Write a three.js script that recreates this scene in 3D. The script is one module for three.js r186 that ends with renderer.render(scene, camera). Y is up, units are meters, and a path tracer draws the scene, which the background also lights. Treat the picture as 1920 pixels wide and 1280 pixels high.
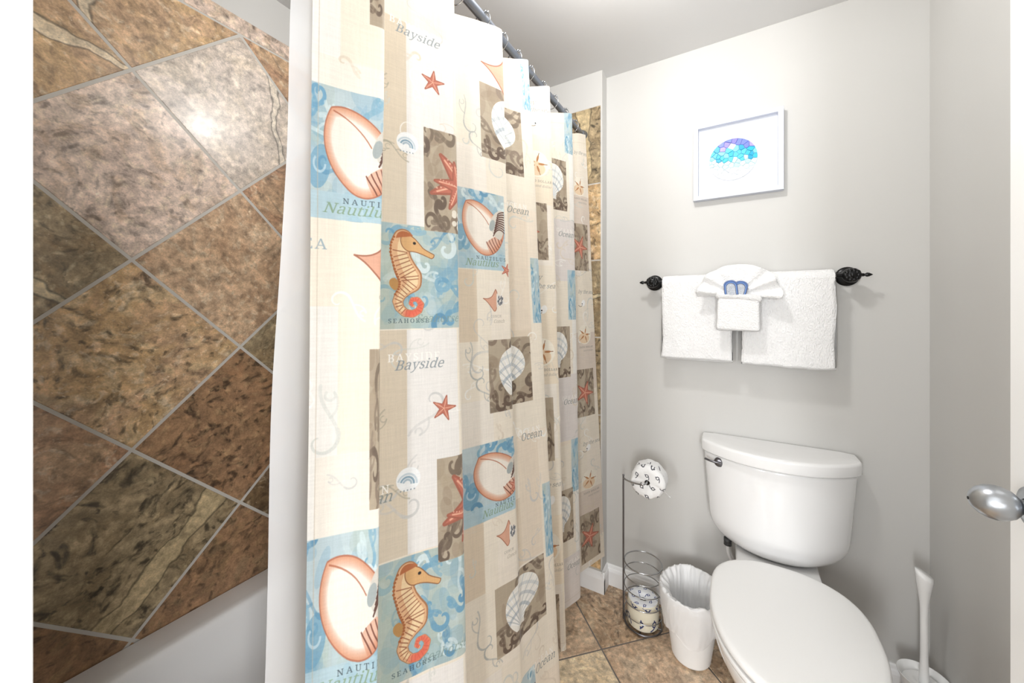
import * as THREE from 'three';
import { RoundedBoxGeometry } from 'three/addons/geometries/RoundedBoxGeometry.js';
import { mergeGeometries, mergeVertices } from 'three/addons/utils/BufferGeometryUtils.js';
import { RectAreaLightUniformsLib } from 'three/addons/lights/RectAreaLightUniformsLib.js';

// ---------------------------------------------------------------- camera, light, exposure
const scene = new THREE.Scene();
scene.background = new THREE.Color(0x000000);
const F = 693, YAW = Math.atan(410 / 693), EYE = 1.30;
const camera = new THREE.PerspectiveCamera(2 * Math.atan(640 / F) * 180 / Math.PI, 1.5, 0.01, 30);
camera.position.set(0, EYE, 0);
camera.rotation.set(0, YAW, 0);
camera.setViewOffset(1920, 1280, 0, 60, 1920, 1280);      // shift lens: verticals stay upright
const renderer = new THREE.WebGLRenderer();
renderer.toneMapping = THREE.LinearToneMapping;
renderer.toneMappingExposure = 1.22;
renderer.shadowMap.enabled = true;
RectAreaLightUniformsLib.init();
const LAMP = new THREE.Vector3(-0.22, 2.325, -0.90);       // ceiling dome of the bathroom
const LAMP_POWER = 1.4, FILL_POWER = 35, UNSEEN_PANEL_POWER = 15;  // ceiling lamp, added fill lamps, unseen side panel

// ---------------------------------------------------------------- helpers
function rng(seed) { let a = seed >>> 0; return () => { a = (a + 0x6D2B79F5) >>> 0; let t = a; t = Math.imul(t ^ (t >>> 15), t | 1); t ^= t + Math.imul(t ^ (t >>> 7), t | 61); return ((t ^ (t >>> 14)) >>> 0) / 4294967296; }; }
const lerp = (a, b, t) => a + (b - a) * t, clamp = (v, a = 0, b = 1) => Math.min(b, Math.max(a, v));
const smooth = (a, b, v) => { const t = clamp((v - a) / (b - a)); return t * t * (3 - 2 * t); };
function noise2(seed) {
  const r = rng(seed), T = new Float32Array(65536); for (let i = 0; i < 65536; i++) T[i] = r();
  const n = (x, y) => {
    const xi = Math.floor(x), yi = Math.floor(y), fx = x - xi, fy = y - yi, sx = fx * fx * (3 - 2 * fx), sy = fy * fy * (3 - 2 * fy);
    const a = (xi & 255) + (yi & 255) * 256, b = ((xi + 1) & 255) + (yi & 255) * 256, c = (xi & 255) + ((yi + 1) & 255) * 256, d = ((xi + 1) & 255) + ((yi + 1) & 255) * 256;
    return lerp(lerp(T[a], T[b], sx), lerp(T[c], T[d], sx), sy);
  };
  n.fbm = (x, y, o = 4) => { let s = 0, a = .5, m = 0; for (let i = 0; i < o; i++) { s += a * n(x, y); m += a; x = x * 2.03 + 17.1; y = y * 2.03 + 9.7; a *= .5; } return s / m; };
  return n;
}
const used = {};
const numbered = (name) => { used[name] = (used[name] ?? -1) + 1; return used[name] ? name + '_' + String(used[name]).padStart(3, '0') : name; };
function mesh(name, geo, mat, parent) {
  const m = new THREE.Mesh(geo, mat); m.name = parent ? name : numbered(name); m.castShadow = m.receiveShadow = true;
  (parent || scene).add(m); return m;
}
function thing(name, label, category, pos = [0, 0, 0], turn = 0, group) {
  const g = new THREE.Group(); g.name = numbered(name); g.position.set(...pos); g.rotation.y = turn; g.userData = { label, category };
  if (group) g.userData.group = group; scene.add(g); return g;
}
function tag(o, label, category, group) { o.userData = { label, category }; if (group) o.userData.group = group; return o; }
function struct(o, label, category) { o.userData = { label, category, kind: 'structure' }; return o; }
const std = (color, roughness = .6, o = {}) => new THREE.MeshStandardMaterial({ color, roughness, ...o });
const phys = (color, roughness, o = {}) => new THREE.MeshPhysicalMaterial({ color, roughness, ...o });
const box = (x0, x1, y0, y1, z0, z1) => new THREE.BoxGeometry(x1 - x0, y1 - y0, z1 - z0).translate((x0 + x1) / 2, (y0 + y1) / 2, (z0 + z1) / 2);
const rbox = (w, h, d, r, s = 3) => new RoundedBoxGeometry(w, h, d, s, r);
const V = (x, y, z) => new THREE.Vector3(x, y, z);
const tube = (pts, r, seg = 40, rad = 8, closed = false) => new THREE.TubeGeometry(new THREE.CatmullRomCurve3(pts.map((p) => V(...p)), closed, 'centripetal'), seg, r, rad, closed);
const lathe = (pts, seg = 40) => new THREE.LatheGeometry(pts.map(([r, y]) => new THREE.Vector2(r, y)), seg);
function merge(list) { return mergeGeometries(list.map((g) => { const k = g.index ? g.toNonIndexed() : g; for (const n of Object.keys(k.attributes)) if (!['position', 'normal', 'uv'].includes(n)) k.deleteAttribute(n); return k; })); }
function gridGeo(nu, nv, fn, closeU = false) {          // fn(i/nu, j/nv) -> [x,y,z,u,v]
  const pos = [], uv = [], idx = [];
  for (let j = 0; j <= nv; j++) for (let i = 0; i <= nu; i++) { const p = fn(i / nu, j / nv, i, j); pos.push(p[0], p[1], p[2]); uv.push(p[3] ?? i / nu, p[4] ?? j / nv); }
  for (let j = 0; j < nv; j++) for (let i = 0; i < nu; i++) { const a = j * (nu + 1) + i, b = a + 1, c = a + nu + 1, d = c + 1; idx.push(a, b, d, a, d, c); }
  const g = new THREE.BufferGeometry();
  g.setAttribute('position', new THREE.Float32BufferAttribute(pos, 3)); g.setAttribute('uv', new THREE.Float32BufferAttribute(uv, 2)); g.setIndex(idx);
  g.computeVertexNormals();
  if (closeU) { const n = g.attributes.normal; for (let j = 0; j <= nv; j++) { const a = j * (nu + 1), b = a + nu; const v = V(n.getX(a) + n.getX(b), n.getY(a) + n.getY(b), n.getZ(a) + n.getZ(b)).normalize(); n.setXYZ(a, v.x, v.y, v.z); n.setXYZ(b, v.x, v.y, v.z); } }
  return g;
}
function loft(rings, capStart = true, capEnd = true) {    // rings: arrays of [x,y,z], same count, closed
  const n = rings[0].length, pos = [], idx = [];
  rings.forEach((r) => r.forEach((p) => pos.push(...p)));
  for (let j = 0; j < rings.length - 1; j++) for (let i = 0; i < n; i++) { const a = j * n + i, b = j * n + (i + 1) % n, c = a + n, d = b + n; idx.push(a, b, d, a, d, c); }
  const cap = (j, flip) => { const c = [0, 0, 0]; rings[j].forEach((p) => p.forEach((v, k) => (c[k] += v / n))); const k = pos.length / 3; pos.push(...c); for (let i = 0; i < n; i++) { const a = j * n + i, b = j * n + (i + 1) % n; flip ? idx.push(k, b, a) : idx.push(k, a, b); } };
  if (capStart) cap(0, true); if (capEnd) cap(rings.length - 1, false);
  const g = new THREE.BufferGeometry(); g.setAttribute('position', new THREE.Float32BufferAttribute(pos, 3));
  g.setAttribute('uv', new THREE.Float32BufferAttribute(new Float32Array(pos.length / 3 * 2), 2)); g.setIndex(idx); g.computeVertexNormals(); return g;
}
function dataTex(n, fn, srgb = true, m = n) {
  const d = new Uint8Array(n * m * 4);
  for (let y = 0; y < m; y++) for (let x = 0; x < n; x++) { const c = fn(x / n, y / m), k = (y * n + x) * 4; d[k] = clamp(c[0], 0, 255); d[k + 1] = clamp(c[1], 0, 255); d[k + 2] = clamp(c[2], 0, 255); d[k + 3] = 255; }
  const t = new THREE.DataTexture(d, n, m); t.magFilter = THREE.LinearFilter; t.minFilter = THREE.LinearMipmapLinearFilter; t.generateMipmaps = true; t.wrapS = t.wrapT = THREE.RepeatWrapping;
  if (srgb) t.colorSpace = THREE.SRGBColorSpace; t.needsUpdate = true; return t;
}

// ---------------------------------------------------------------- materials
const nz = noise2(11);
const plasterBump = dataTex(256, (u, v) => { const k = 128 + 110 * (nz.fbm(u * 64, v * 64, 3) - .5); return [k, k, k]; }, false);
const paint = std(0xcac9c6, .62, { bumpMap: plasterBump, bumpScale: .0004 });
const ceilPaint = std(0xdfdfdf, .75);
const trimWhite = std(0xf2f2f2, .35);
const doorWhite = std(0xf3f3f2, .32);
const porcelain = phys(0xf2f2f2, .12, { clearcoat: .6, clearcoatRoughness: .05 });
const tubWhite = phys(0xeeeeee, .2, { clearcoat: .4, clearcoatRoughness: .08 });
const plasticWhite = std(0xf3f3f2, .34);
const chrome = std(0xb9bbbd, .16, { metalness: 1 });
const darkSteel = std(0x77767a, .3, { metalness: 1 });
const nickel = std(0xb4b8bd, .3, { metalness: 1 });
const iron = std(0x0b0b0c, .28, { metalness: .35 });
const rodSteel = std(0x848a94, .34, { metalness: .85 });
const groutWall = std(0xc4c0b9, .9), groutFloor = std(0x7c7670, .9);
const terryBump = dataTex(256, (u, v) => { const k = 255 * (.5 * nz(u * 128, v * 128) + .5 * nz(u * 61 + 3, v * 61)); return [k, k, k]; }, false);
const terry = (rep) => { const b = terryBump.clone(); b.repeat.set(rep, rep); b.needsUpdate = true; return std(0xe9e9e9, .95, { bumpMap: b, bumpScale: .003 }); };

// tile faces: mineral colour, blotches, flecks and pale veins baked into the stone
function tileTex(seed, o) {
  const n = noise2(seed), R = rng(seed * 7 + 1), N = o.size || 384;
  const ang = o.ang ?? R() * 6.28, ca = Math.cos(ang), sa = Math.sin(ang), [A, B, C, D] = o.c;
  return dataTex(N, (u, v) => {
    const wx = u * 3 + 1.3 * (n.fbm(u * 3 + 5, v * 3, 4) - .5), wy = v * 3 + 1.3 * (n.fbm(u * 3, v * 3 + 8, 3) - .5);
    const m = n.fbm(wx * 1.3, wy * 1.3, 5), g = n.fbm(u * 26 + 4, v * 26, 4), q = n.fbm(wx * 3.4 + 20, wy * 3.4, 4);
    let t = smooth(.32, .68, m), c = [0, 1, 2].map((k) => lerp(A[k], B[k], t));
    const b = smooth(.52, .72, q) * (o.blotch ?? .6); c = c.map((x, k) => lerp(x, C[k], b));
    const dk = smooth(.5, .85, n.fbm(wx * 5 + u * 9 + 3, wy * 5 + v * 9 + 40, 5)) * (o.dark ?? .35); c = c.map((x) => x * (1 - dk * .75)); const li = smooth(.54, .8, n.fbm(wx * 4 + u * 12 + 33, wy * 4 + v * 12 + 4, 5)) * (o.light ?? .5); c = c.map((x, k) => lerp(x, D[k], li));
    const p = ca * (u - .5) + sa * (v - .5) + (o.off ?? .1) + .16 * (n.fbm(u * 4 + 60, v * 4, 4) - .5);
    if (o.vein) { const w = o.vein * (.35 + n(u * 3 + 9, v * 3)), e = 1 - smooth(w * .45, w * .75, Math.abs(p)); c = c.map((x, k) => lerp(x, D[k], e * (.55 + .45 * n.fbm(u * 12, v * 12, 3)))); const ed = (1 - smooth(0, .012, Math.abs(Math.abs(p) - w * .6))) * .35; c = c.map((x) => x * (1 - ed)); }
    const fl = n(u * 80 + 7, v * 80) > (o.fleck ?? .9) ? n(u * 23, v * 23 + 50) : 0; c = c.map((x, k) => lerp(x, D[k], fl * .75));
    const k2 = .58 + .46 * g + .22 * n.fbm(u * 9 + 14, v * 9 + 2, 3) + .16 * n(u * 150 + 8, v * 150), pit = n(u * 110, v * 110 + 30) > .955 ? .8 : 1;
    return c.map((x) => x * k2 * pit);
  });
}
const cream = [232, 216, 188], pinkish = [200, 174, 156], tan = [190, 158, 126], gold = [192, 160, 118], brown = [148, 116, 88], olive = [160, 142, 112], grey = [186, 170, 154], dark = [122, 98, 74], rust = [164, 124, 90];
const TILE = [
  { c: [[212, 190, 174], [222, 202, 186], [186, 160, 134], cream], blotch: .5, dark: .4, fleck: .97 },
  { c: [gold, tan, [206, 180, 140], cream], blotch: .8, dark: .6, fleck: .9 },
  { c: [[138, 120, 92], olive, [172, 152, 120], [196, 176, 138]], blotch: .8, dark: .7, vein: .13, ang: .05, off: -.27, fleck: .94 },
  { c: [[198, 184, 170], [206, 192, 180], [204, 188, 168], [226, 214, 196]], blotch: .5, dark: .2, vein: .05, ang: 2.4, off: .33, fleck: .9 },
  { c: [[196, 166, 136], [182, 150, 120], [204, 176, 144], cream], blotch: .5, dark: .25, fleck: .92 },
  { c: [brown, [160, 126, 94], rust, [190, 160, 120]], blotch: .6, dark: .7, fleck: .97 },
  { c: [[156, 122, 92], brown, [142, 118, 90], [170, 140, 100]], blotch: .7, dark: .5, fleck: .97 },
  { c: [olive, [152, 130, 98], [128, 104, 74], [222, 206, 170]], blotch: .5, dark: .4, vein: .06, ang: 1.7, off: .02, fleck: .96 },
  { c: [tan, gold, [190, 160, 122], cream], blotch: .5, dark: .3, vein: .08, ang: .6, off: -.12, fleck: .96 },
  { c: [[176, 138, 108], tan, [186, 156, 124], cream], blotch: .6, dark: .4, fleck: .95 },
  { c: [dark, [118, 96, 70], [150, 128, 96], cream], blotch: .9, dark: .5, vein: .1, ang: 2.2, off: .1, fleck: .95 },
  { c: [[198, 164, 118], [210, 180, 136], [186, 146, 102], [228, 206, 168]], blotch: .6, dark: .15, fleck: .95 },
  { c: [[204, 176, 148], [212, 188, 160], [188, 156, 126], [228, 210, 184]], blotch: .5, dark: .2, light: .4, fleck: .95 },
  { c: [[178, 150, 122], [196, 168, 138], [156, 128, 100], [222, 204, 176]], blotch: .7, dark: .45, light: .6, fleck: .95 },
  { c: [[220, 200, 168], [228, 210, 180], [208, 184, 148], [234, 220, 194]], blotch: .5, dark: .15, light: .3, fleck: .97 },
].map((o, i) => tileTex(101 + i * 13, o));
const tileMat = TILE.map((t) => phys(0xffffff, .34, { map: t, bumpMap: t, bumpScale: .00015, clearcoat: .12, clearcoatRoughness: .16 }));

// ---------------------------------------------------------------- tiles as slabs with bevelled edges
function clipPoly(poly, axis, lim, keepLess) {
  const out = [], s = keepLess ? 1 : -1;
  for (let i = 0; i < poly.length; i++) {
    const p = poly[i], q = poly[(i + 1) % poly.length], dp = s * (p[axis] - lim), dq = s * (q[axis] - lim);
    if (dp <= 0) out.push(p);
    if ((dp < 0 && dq > 0) || (dp > 0 && dq < 0)) { const t = dp / (dp - dq); out.push([lerp(p[0], q[0], t), lerp(p[1], q[1], t)]); }
  }
  return out;
}
function insetPoly(poly, d) {
  const n = poly.length, L = poly.map((p, i) => { const q = poly[(i + 1) % n], dx = q[0] - p[0], dy = q[1] - p[1], l = Math.hypot(dx, dy) || 1; return { p: [p[0] - dy / l * d, p[1] + dx / l * d], d: [dx / l, dy / l] }; });
  return poly.map((_, i) => { const a = L[(i + n - 1) % n], b = L[i], cr = a.d[0] * b.d[1] - a.d[1] * b.d[0]; if (Math.abs(cr) < 1e-4) return b.p; const t = ((b.p[0] - a.p[0]) * b.d[1] - (b.p[1] - a.p[1]) * b.d[0]) / cr; return [a.p[0] + a.d[0] * t, a.p[1] + a.d[1] * t]; });
}
const area = (p) => p.reduce((s, a, i) => { const b = p[(i + 1) % p.length]; return s + (a[0] * b[1] - a[1] * b[0]) / 2; }, 0);
function slab(poly, T, bev, uvf, world) {
  const inn = insetPoly(poly, bev), pos = [], uv = [], tri = (a, b, c) => [a, b, c].forEach(([p, h]) => { pos.push(...world(p[0], p[1], h)); uv.push(...uvf(p[0], p[1])); });
  for (let i = 1; i < poly.length - 1; i++) tri([inn[0], T], [inn[i], T], [inn[i + 1], T]);
  for (let i = 0; i < poly.length; i++) {
    const j = (i + 1) % poly.length; tri([poly[i], T - bev], [poly[j], T - bev], [inn[j], T]); tri([poly[i], T - bev], [inn[j], T], [inn[i], T]);
    tri([poly[i], 0], [poly[j], 0], [poly[j], T - bev]); tri([poly[i], 0], [poly[j], T - bev], [poly[i], T - bev]);
  }
  const g = new THREE.BufferGeometry(); g.setAttribute('position', new THREE.Float32BufferAttribute(pos, 3)); g.setAttribute('uv', new THREE.Float32BufferAttribute(uv, 2)); g.computeVertexNormals(); return g;
}
function diamondTiles(parent, { a0, a1, b0, b1, na, nb, diag, gap, T, world, pick }) {
  const h = diag / 2, side = diag / Math.SQRT2, e = side - gap, eh = e / Math.SQRT2;
  for (let i = -14; i <= 14; i++) for (let j = -14; j <= 14; j++) {
    if ((i + j) % 2 === 0) continue;
    const ca = na + i * h, cb = nb + j * h;
    let p = [[ca, cb - eh], [ca + eh, cb], [ca, cb + eh], [ca - eh, cb]];
    p = clipPoly(p, 0, a1, true); p = clipPoly(p, 0, a0, false); p = clipPoly(p, 1, b1, true); p = clipPoly(p, 1, b0, false);
    if (p.length < 3 || area(p) < .0006) continue;
    const [m, rot] = pick(i, j), cr = Math.cos(Math.PI / 4 + rot * Math.PI / 2), sr = Math.sin(Math.PI / 4 + rot * Math.PI / 2);
    mesh('tile', slab(p, T, .0016, (a, b) => { const x = a - ca, y = b - cb; return [.5 + (cr * x + sr * y) / side, .5 + (-sr * x + cr * y) / side]; }, world), tileMat[m], parent);
  }
}

// ---------------------------------------------------------------- room shell
const CEIL = 2.405, XR = .565, ZB = -1.75, XL = -1.39, ZE = -1.672, XC = -.51, ZF = -.045, DX0 = -.40, DX1 = .405, DH = 2.05;
const HALL = { x0: -1.2, x1: 1.3, z1: 2.3 };  // room out of view behind the camera, size assumed
const wallBack = struct(mesh('wall_back', box(XC - .02, XR + .1, 0, CEIL, ZB - .1, ZB), paint), 'greige painted back wall behind the toilet', 'wall');
const wallRight = struct(mesh('wall_right', box(XR, XR + .1, 0, CEIL, ZB - .1, ZF), paint), 'greige painted wall right of the toilet', 'wall');
const wallLeft = struct(mesh('wall_left', box(XL - .118, XL - .008, 0, CEIL, ZE - .16, ZF), paint), 'long tub wall of diagonal brown stone tiles', 'wall');
const wallEnd = struct(mesh('wall_end', box(XL - .118, XC, 0, CEIL, ZB - .1, ZE - .008), paint), 'end wall of the tub with stacked stone tiles, beside the greige wall', 'wall');
struct(mesh('wall_front', merge([box(XL - .118, DX0 - .02, 0, CEIL, ZF, .075), box(DX1 + .02, HALL.x1, 0, CEIL, ZF, .075), box(DX0 - .02, DX1 + .02, DH + .02, CEIL, ZF, .075)]), paint), 'painted wall around the doorway', 'wall');
struct(mesh('ceiling', box(XL - .118, HALL.x1 + .1, CEIL, CEIL + .1, ZB - .1, HALL.z1 + .1), ceilPaint), 'plain pale grey painted ceiling', 'ceiling');
struct(mesh('wall_hall', merge([box(HALL.x0 - .1, HALL.x0, 0, CEIL, .075, HALL.z1), box(HALL.x1, HALL.x1 + .1, 0, CEIL, ZF, HALL.z1), box(HALL.x0 - .1, HALL.x1 + .1, 0, CEIL, HALL.z1, HALL.z1 + .1)]), paint), 'painted walls of the unseen room behind the doorway', 'wall');
const floor = struct(mesh('floor', box(XL - .118, HALL.x1 + .1, -.1, -.0025, ZB - .1, HALL.z1 + .1), groutFloor), 'floor of diagonally laid tan stone tiles with dark grout', 'floor');

mesh('grout', box(XL - .0085, XL - .0012, .3, 2.262, ZE, ZF), groutWall, wallLeft);
const wallPick = { '0,1': [0, 0], '0,-1': [1, 1], '0,-3': [2, 3], '1,2': [3, 0], '1,0': [4, 2], '1,-2': [5, 0], '1,-4': [6, 1], '-1,0': [7, 3], '-1,2': [8, 0], '-1,-2': [9, 2], '0,3': [8, 1], '2,1': [9, 0], '2,-1': [7, 1], '2,-3': [10, 0], '-1,-4': [6, 2], '3,0': [5, 2], '3,-2': [1, 3] };
diamondTiles(wallLeft, { a0: -ZF, a1: -ZE, b0: .3, b1: 2.203, na: .336, nb: 1.4337, diag: .513, gap: .0075, T: .008, world: (a, b, h) => [XL - .008 + h, b, -a], pick: (i, j) => wallPick[i + ',' + j] || [(((i * 5 + j * 3) % 10) + 10) % 10, (i + j * 2 + 40) % 4] });
{ // straight border row along the top of the tile
  let a = .10; let k = 0; for (; a < -ZE; a += .345, k++) { const p = [[Math.max(a, -ZF), 2.208], [Math.min(a + .341, -ZE), 2.208], [Math.min(a + .341, -ZE), 2.262], [Math.max(a, -ZF), 2.262]]; mesh('border_tile', slab(p, .008, .002, (x, y) => [x * 2.8 + k * .3, y * 2.8], (x, y, h) => [XL - .008 + h, y, -x]), tileMat[[9, 0, 3, 9, 0][k % 5]], wallLeft); }
}
// end wall: stacked tiles
mesh('grout', box(XL, -.5185, .09, 2.243, ZE - .0085, ZE - .0012), groutWall, wallEnd);
{
  const rows = [.09, .099, .456, .813, 1.171, 1.528, 1.8836, 2.243], pickE = [6, 11, 7, 2, 7, 1, 2, 3];
  for (let r = 0; r < rows.length - 1; r++) for (let c = 0; c < 3; c++) {
    if (rows[r + 1] - rows[r] < .02) continue;
    const x1 = -.5175 - c * .357, x0 = Math.max(x1 - .352, XL); if (x1 - x0 < .02) continue;
    const m = c === 0 ? pickE[r] : (r * 3 + c * 5) % 10;
    mesh('tile', slab([[x0, rows[r] + .0025], [x1, rows[r] + .0025], [x1, rows[r + 1] - .0025], [x0, rows[r + 1] - .0025]], .008, .0016, (a, b) => [(a - x0) / .357, (b - rows[r]) / .357], (a, b, h) => [a, b, ZE - .008 + h]), tileMat[m], wallEnd);
  }
}
// floor tiles (diagonal)
const floorPick = {};
diamondTiles(floor, { a0: -.64, a1: XR, b0: -.075, b1: -ZB, na: -.425, nb: 1.394, diag: .4835, gap: .006, T: .0025 + .002, world: (a, b, h) => [a, -.0045 + h, -b], pick: (i, j) => { const k = i + ',' + j; return ({ '0,1': [13, 0], '0,-1': [14, 1], '-1,0': [12, 0], '1,0': [12, 3], '2,1': [13, 2], '1,2': [13, 1] })[k] || [[12, 13, 14, 12][(((i * 3 + j) % 4) + 4) % 4], (i + j + 40) % 4]; } });

// baseboards
function baseboard(name, len, pos, turn, label) {
  const s = new THREE.Shape([[0, 0], [.0145, 0], [.0145, .064], [.0115, .074], [.008, .079], [.0065, .089], [.004, .093], [0, .093]].map((p) => new THREE.Vector2(...p)));
  const g = new THREE.ExtrudeGeometry(s, { depth: len, bevelEnabled: false });   // profile: x = out of the wall, z = run
  const m = mesh(name, g, trimWhite); m.position.set(...pos); m.rotation.y = turn; return struct(m, label, 'baseboard');
}
baseboard('baseboard_back', XR - XC, [XR, 0, ZB], -Math.PI / 2, 'white moulded baseboard along the back wall');
baseboard('baseboard_right', ZF - ZB, [XR, 0, ZF], Math.PI, 'white moulded baseboard along the right wall');
baseboard('baseboard_end', .62 - .51 + .0145, [XC + .0145, 0, ZE - .003], -Math.PI / 2, 'short white baseboard on the tub end wall beside the curtain hem');
baseboard('baseboard_return', ZE - ZB + .011, [XC, 0, ZB], 0, 'white baseboard return between end wall and back wall');

// doorway: jambs, stops, casing
{
  const j = mesh('trim_1', merge([rbox(.022, DH, .128, .004).translate(DX0 - .011, DH / 2, .014), rbox(.012, DH, .035, .003).translate(DX0 + .006, DH / 2, .045)]), trimWhite);
  struct(j, 'white door jamb close at the left edge', 'door jamb');
  const k = mesh('trim_2', merge([rbox(.022, DH, .128, .004).translate(DX1 + .011, DH / 2, .014), rbox(DX1 - DX0 + .04, .022, .128, .004).translate((DX0 + DX1) / 2, DH + .011, .014)]), trimWhite);
  struct(k, 'white door jamb and head on the hinge side', 'door jamb');
}
// open door along the right
{
  const W = .842, T = .035, d = new THREE.Group(); d.name = numbered('door_1'); d.userData = { label: 'white panelled door standing open at the right edge', category: 'door', kind: 'structure' }; scene.add(d);
  d.position.set(.374 + T / 2, 0, -.89); // free edge, leaf runs towards +z
  const part = (n, g, m = doorWhite, p = d) => mesh(n, g, m, p);
  const lb = (z0, z1, y0, y1, t) => rbox(t, y1 - y0, z1 - z0, .002).translate(0, (y0 + y1) / 2, (z0 + z1) / 2);
  part('stile', lb(0, .11, .012, 2.03, T)); part('stile', lb(W - .11, W, .012, 2.03, T)); part('stile', lb(W / 2 - .05, W / 2 + .05, .2, 1.93, T));
  for (const [y0, y1] of [[.012, .22], [.90, 1.08], [1.58, 1.68], [1.92, 2.03]]) part('rail', lb(.108, W - .108, y0, y1, T));
  for (const [z0, z1] of [[.108, W / 2 - .048], [W / 2 + .048, W - .108]]) for (const [y0, y1] of [[.218, .902], [1.078, 1.582], [1.678, 1.922]]) part('panel', merge([lb(z0, z1, y0, y1, .018), rbox(.026, y1 - y0 - .08, z1 - z0 - .08, .006).translate(0, (y0 + y1) / 2, (z0 + z1) / 2)]));
  const zk = .062, yk = 1.017, kn = thing;
  const knob = part('door_handle', lathe([[0, -.0665], [.004, -.0664], [.0115, -.0635], [.0185, -.0575], [.0228, -.0495], [.0245, -.041], [.0235, -.033], [.0195, -.0245], [.0145, -.0195], [.0105, -.017], [.0102, -.0105], [.0125, -.008]], 48).rotateZ(-Math.PI / 2).translate(-T / 2, yk, zk), nickel);
  knob.userData.label = 'satin nickel egg-shaped knob';
  mesh('rosette', lathe([[.0125, -.0105], [.018, -.011], [.028, -.0085], [.032, -.003], [.032, 0]], 48).rotateZ(-Math.PI / 2).translate(-T / 2, yk, zk), nickel, knob);
  mesh('pin_hole', new THREE.CylinderGeometry(.0022, .0022, .0015, 16).rotateZ(Math.PI / 2).translate(-T / 2 - .0664, yk, zk), std(0x050505, .8), knob);
  const k2 = part('door_handle', lathe([[0, .0665], [.0115, .0635], [.0228, .0495], [.0245, .041], [.0195, .0245], [.0105, .017], [.0105, .008], [.032, .003], [.032, 0]], 40).rotateZ(-Math.PI / 2).translate(T / 2, yk, zk), nickel);
  for (const y of [.25, 1.05, 1.8]) part('hinge', new THREE.CylinderGeometry(.006, .006, .09, 12).translate(-T / 2 - .002, y, W + .001), nickel);
}

// ---------------------------------------------------------------- lamps
{
  const g = thing('ceiling_lamp', 'round frosted ceiling lamp above the middle of the bathroom, just out of view', 'lamp', [LAMP.x, CEIL, LAMP.z]);
  mesh('canopy', lathe([[0, -.001], [.13, -.001], [.135, -.012], [.125, -.022], [0, -.022]]), nickel, g);
  const gl = std(0xffffff, .4, { emissive: new THREE.Color(1, .97, .93), emissiveIntensity: 4 });
  mesh('glass_shade', lathe([[.115, -.022], [.112, -.05], [.092, -.085], [.055, -.107], [0, -.115]], 40), gl, g);
  const p = new THREE.PointLight(new THREE.Color(1, .99, .975), LAMP_POWER, 0, 2); p.position.copy(LAMP); p.castShadow = true; p.shadow.radius = 2.4; p.shadow.mapSize.set(1024, 1024); p.name = 'ceiling_lamp_light'; scene.add(p);
}
{ // unseen room behind the doorway: two added fill lamps, an unseen panel lighting curtain and tub
  const glow = std(0xffffff, .5, { emissive: new THREE.Color(1, .99, .98), emissiveIntensity: 2 }), white = new THREE.Color(.975, .985, 1);
  for (const x of [-.55, .55]) {
    const g = thing('added_fill_lamp', x < 0 ? 'added fill lamp out of view behind the doorway, left one' : 'added fill lamp out of view behind the doorway, right one', 'lamp', [x, 1.25, HALL.z1]);
    mesh('back_plate', rbox(.26, 1.3, .03, .01).translate(0, 0, -.016), nickel, g);
    mesh('diffuser', rbox(.24, 1.24, .06, .02).translate(0, 0, -.06), glow, g);
    const r = new THREE.RectAreaLight(white, FILL_POWER, .22, 1.2); r.position.set(x, 1.25, HALL.z1 - .095); r.lookAt(x, 1.25, 0); r.name = 'added_fill_light'; scene.add(r);  // added fill shining in through the doorway
  }
  const h = thing('unseen_light_panel', 'unseen light panel right of the doorway, placed to light the curtain and tub', 'lamp', [HALL.x1, 1.35, .58]);
  mesh('frame', rbox(.03, 1.3, .66, .01).translate(-.016, 0, 0), nickel, h);
  mesh('diffuser', rbox(.05, 1.24, .60, .015).translate(-.05, 0, 0), glow, h);
  const q = new THREE.RectAreaLight(white, UNSEEN_PANEL_POWER, .58, 1.2); q.position.set(HALL.x1 - .08, 1.35, .58); q.lookAt(-1, 1.35, .58); q.name = 'unseen_panel_light'; scene.add(q);  // out of view, placed to brighten near curtain, liner and tub tiles
}

// ---------------------------------------------------------------- bathtub
{
  const x0 = XL + .002, x1 = -.63, z0 = ZE + .001, z1 = ZF, H = .40;
  const rr = (ax, bx, az, bz, r, y) => { const out = [], n = 10; [[bx - r, bz - r, 0], [ax + r, bz - r, 1], [ax + r, az + r, 2], [bx - r, az + r, 3]].forEach(([cx, cz, q]) => { for (let i = 0; i <= n; i++) { const t = (q + i / n) * Math.PI / 2; out.push([cx + r * Math.cos(t), y, cz + r * Math.sin(t)]); } }); return out; };
  const ins = (e, r, y, L = .096, Rr = .07, E = .08) => rr(x0 + L + e, x1 - Rr - e, z0 + E + e, z1 - E - e, r, y);
  const rings = [rr(x0, x1, z0, z1, .012, 0), rr(x0, x1, z0, z1, .012, H - .02), rr(x0 + .001, x1 - .004, z0 + .001, z1 - .001, .014, H - .006), rr(x0 + .003, x1 - .014, z0 + .003, z1 - .003, .016, H),
    ins(-.02, .08, H), ins(-.006, .09, H - .001), ins(.004, .1, H - .008), ins(.012, .105, H - .03), ins(.05, .12, .2), ins(.075, .13, .12), ins(.11, .13, .09), ins(.16, .1, .082)];
  const g = loft(rings.map((r) => r.slice().reverse()), false, true);
  const t = thing('bathtub', 'white alcove bathtub along the tiled wall, behind the shower curtain', 'bathtub');
  mesh('shell', g, tubWhite, t);
  mesh('drain', lathe([[0, .0835], [.02, .0838], [.03, .0815]], 24).translate((x0 + x1) / 2 - .01, 0, z0 + .35), chrome, t);
}
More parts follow.
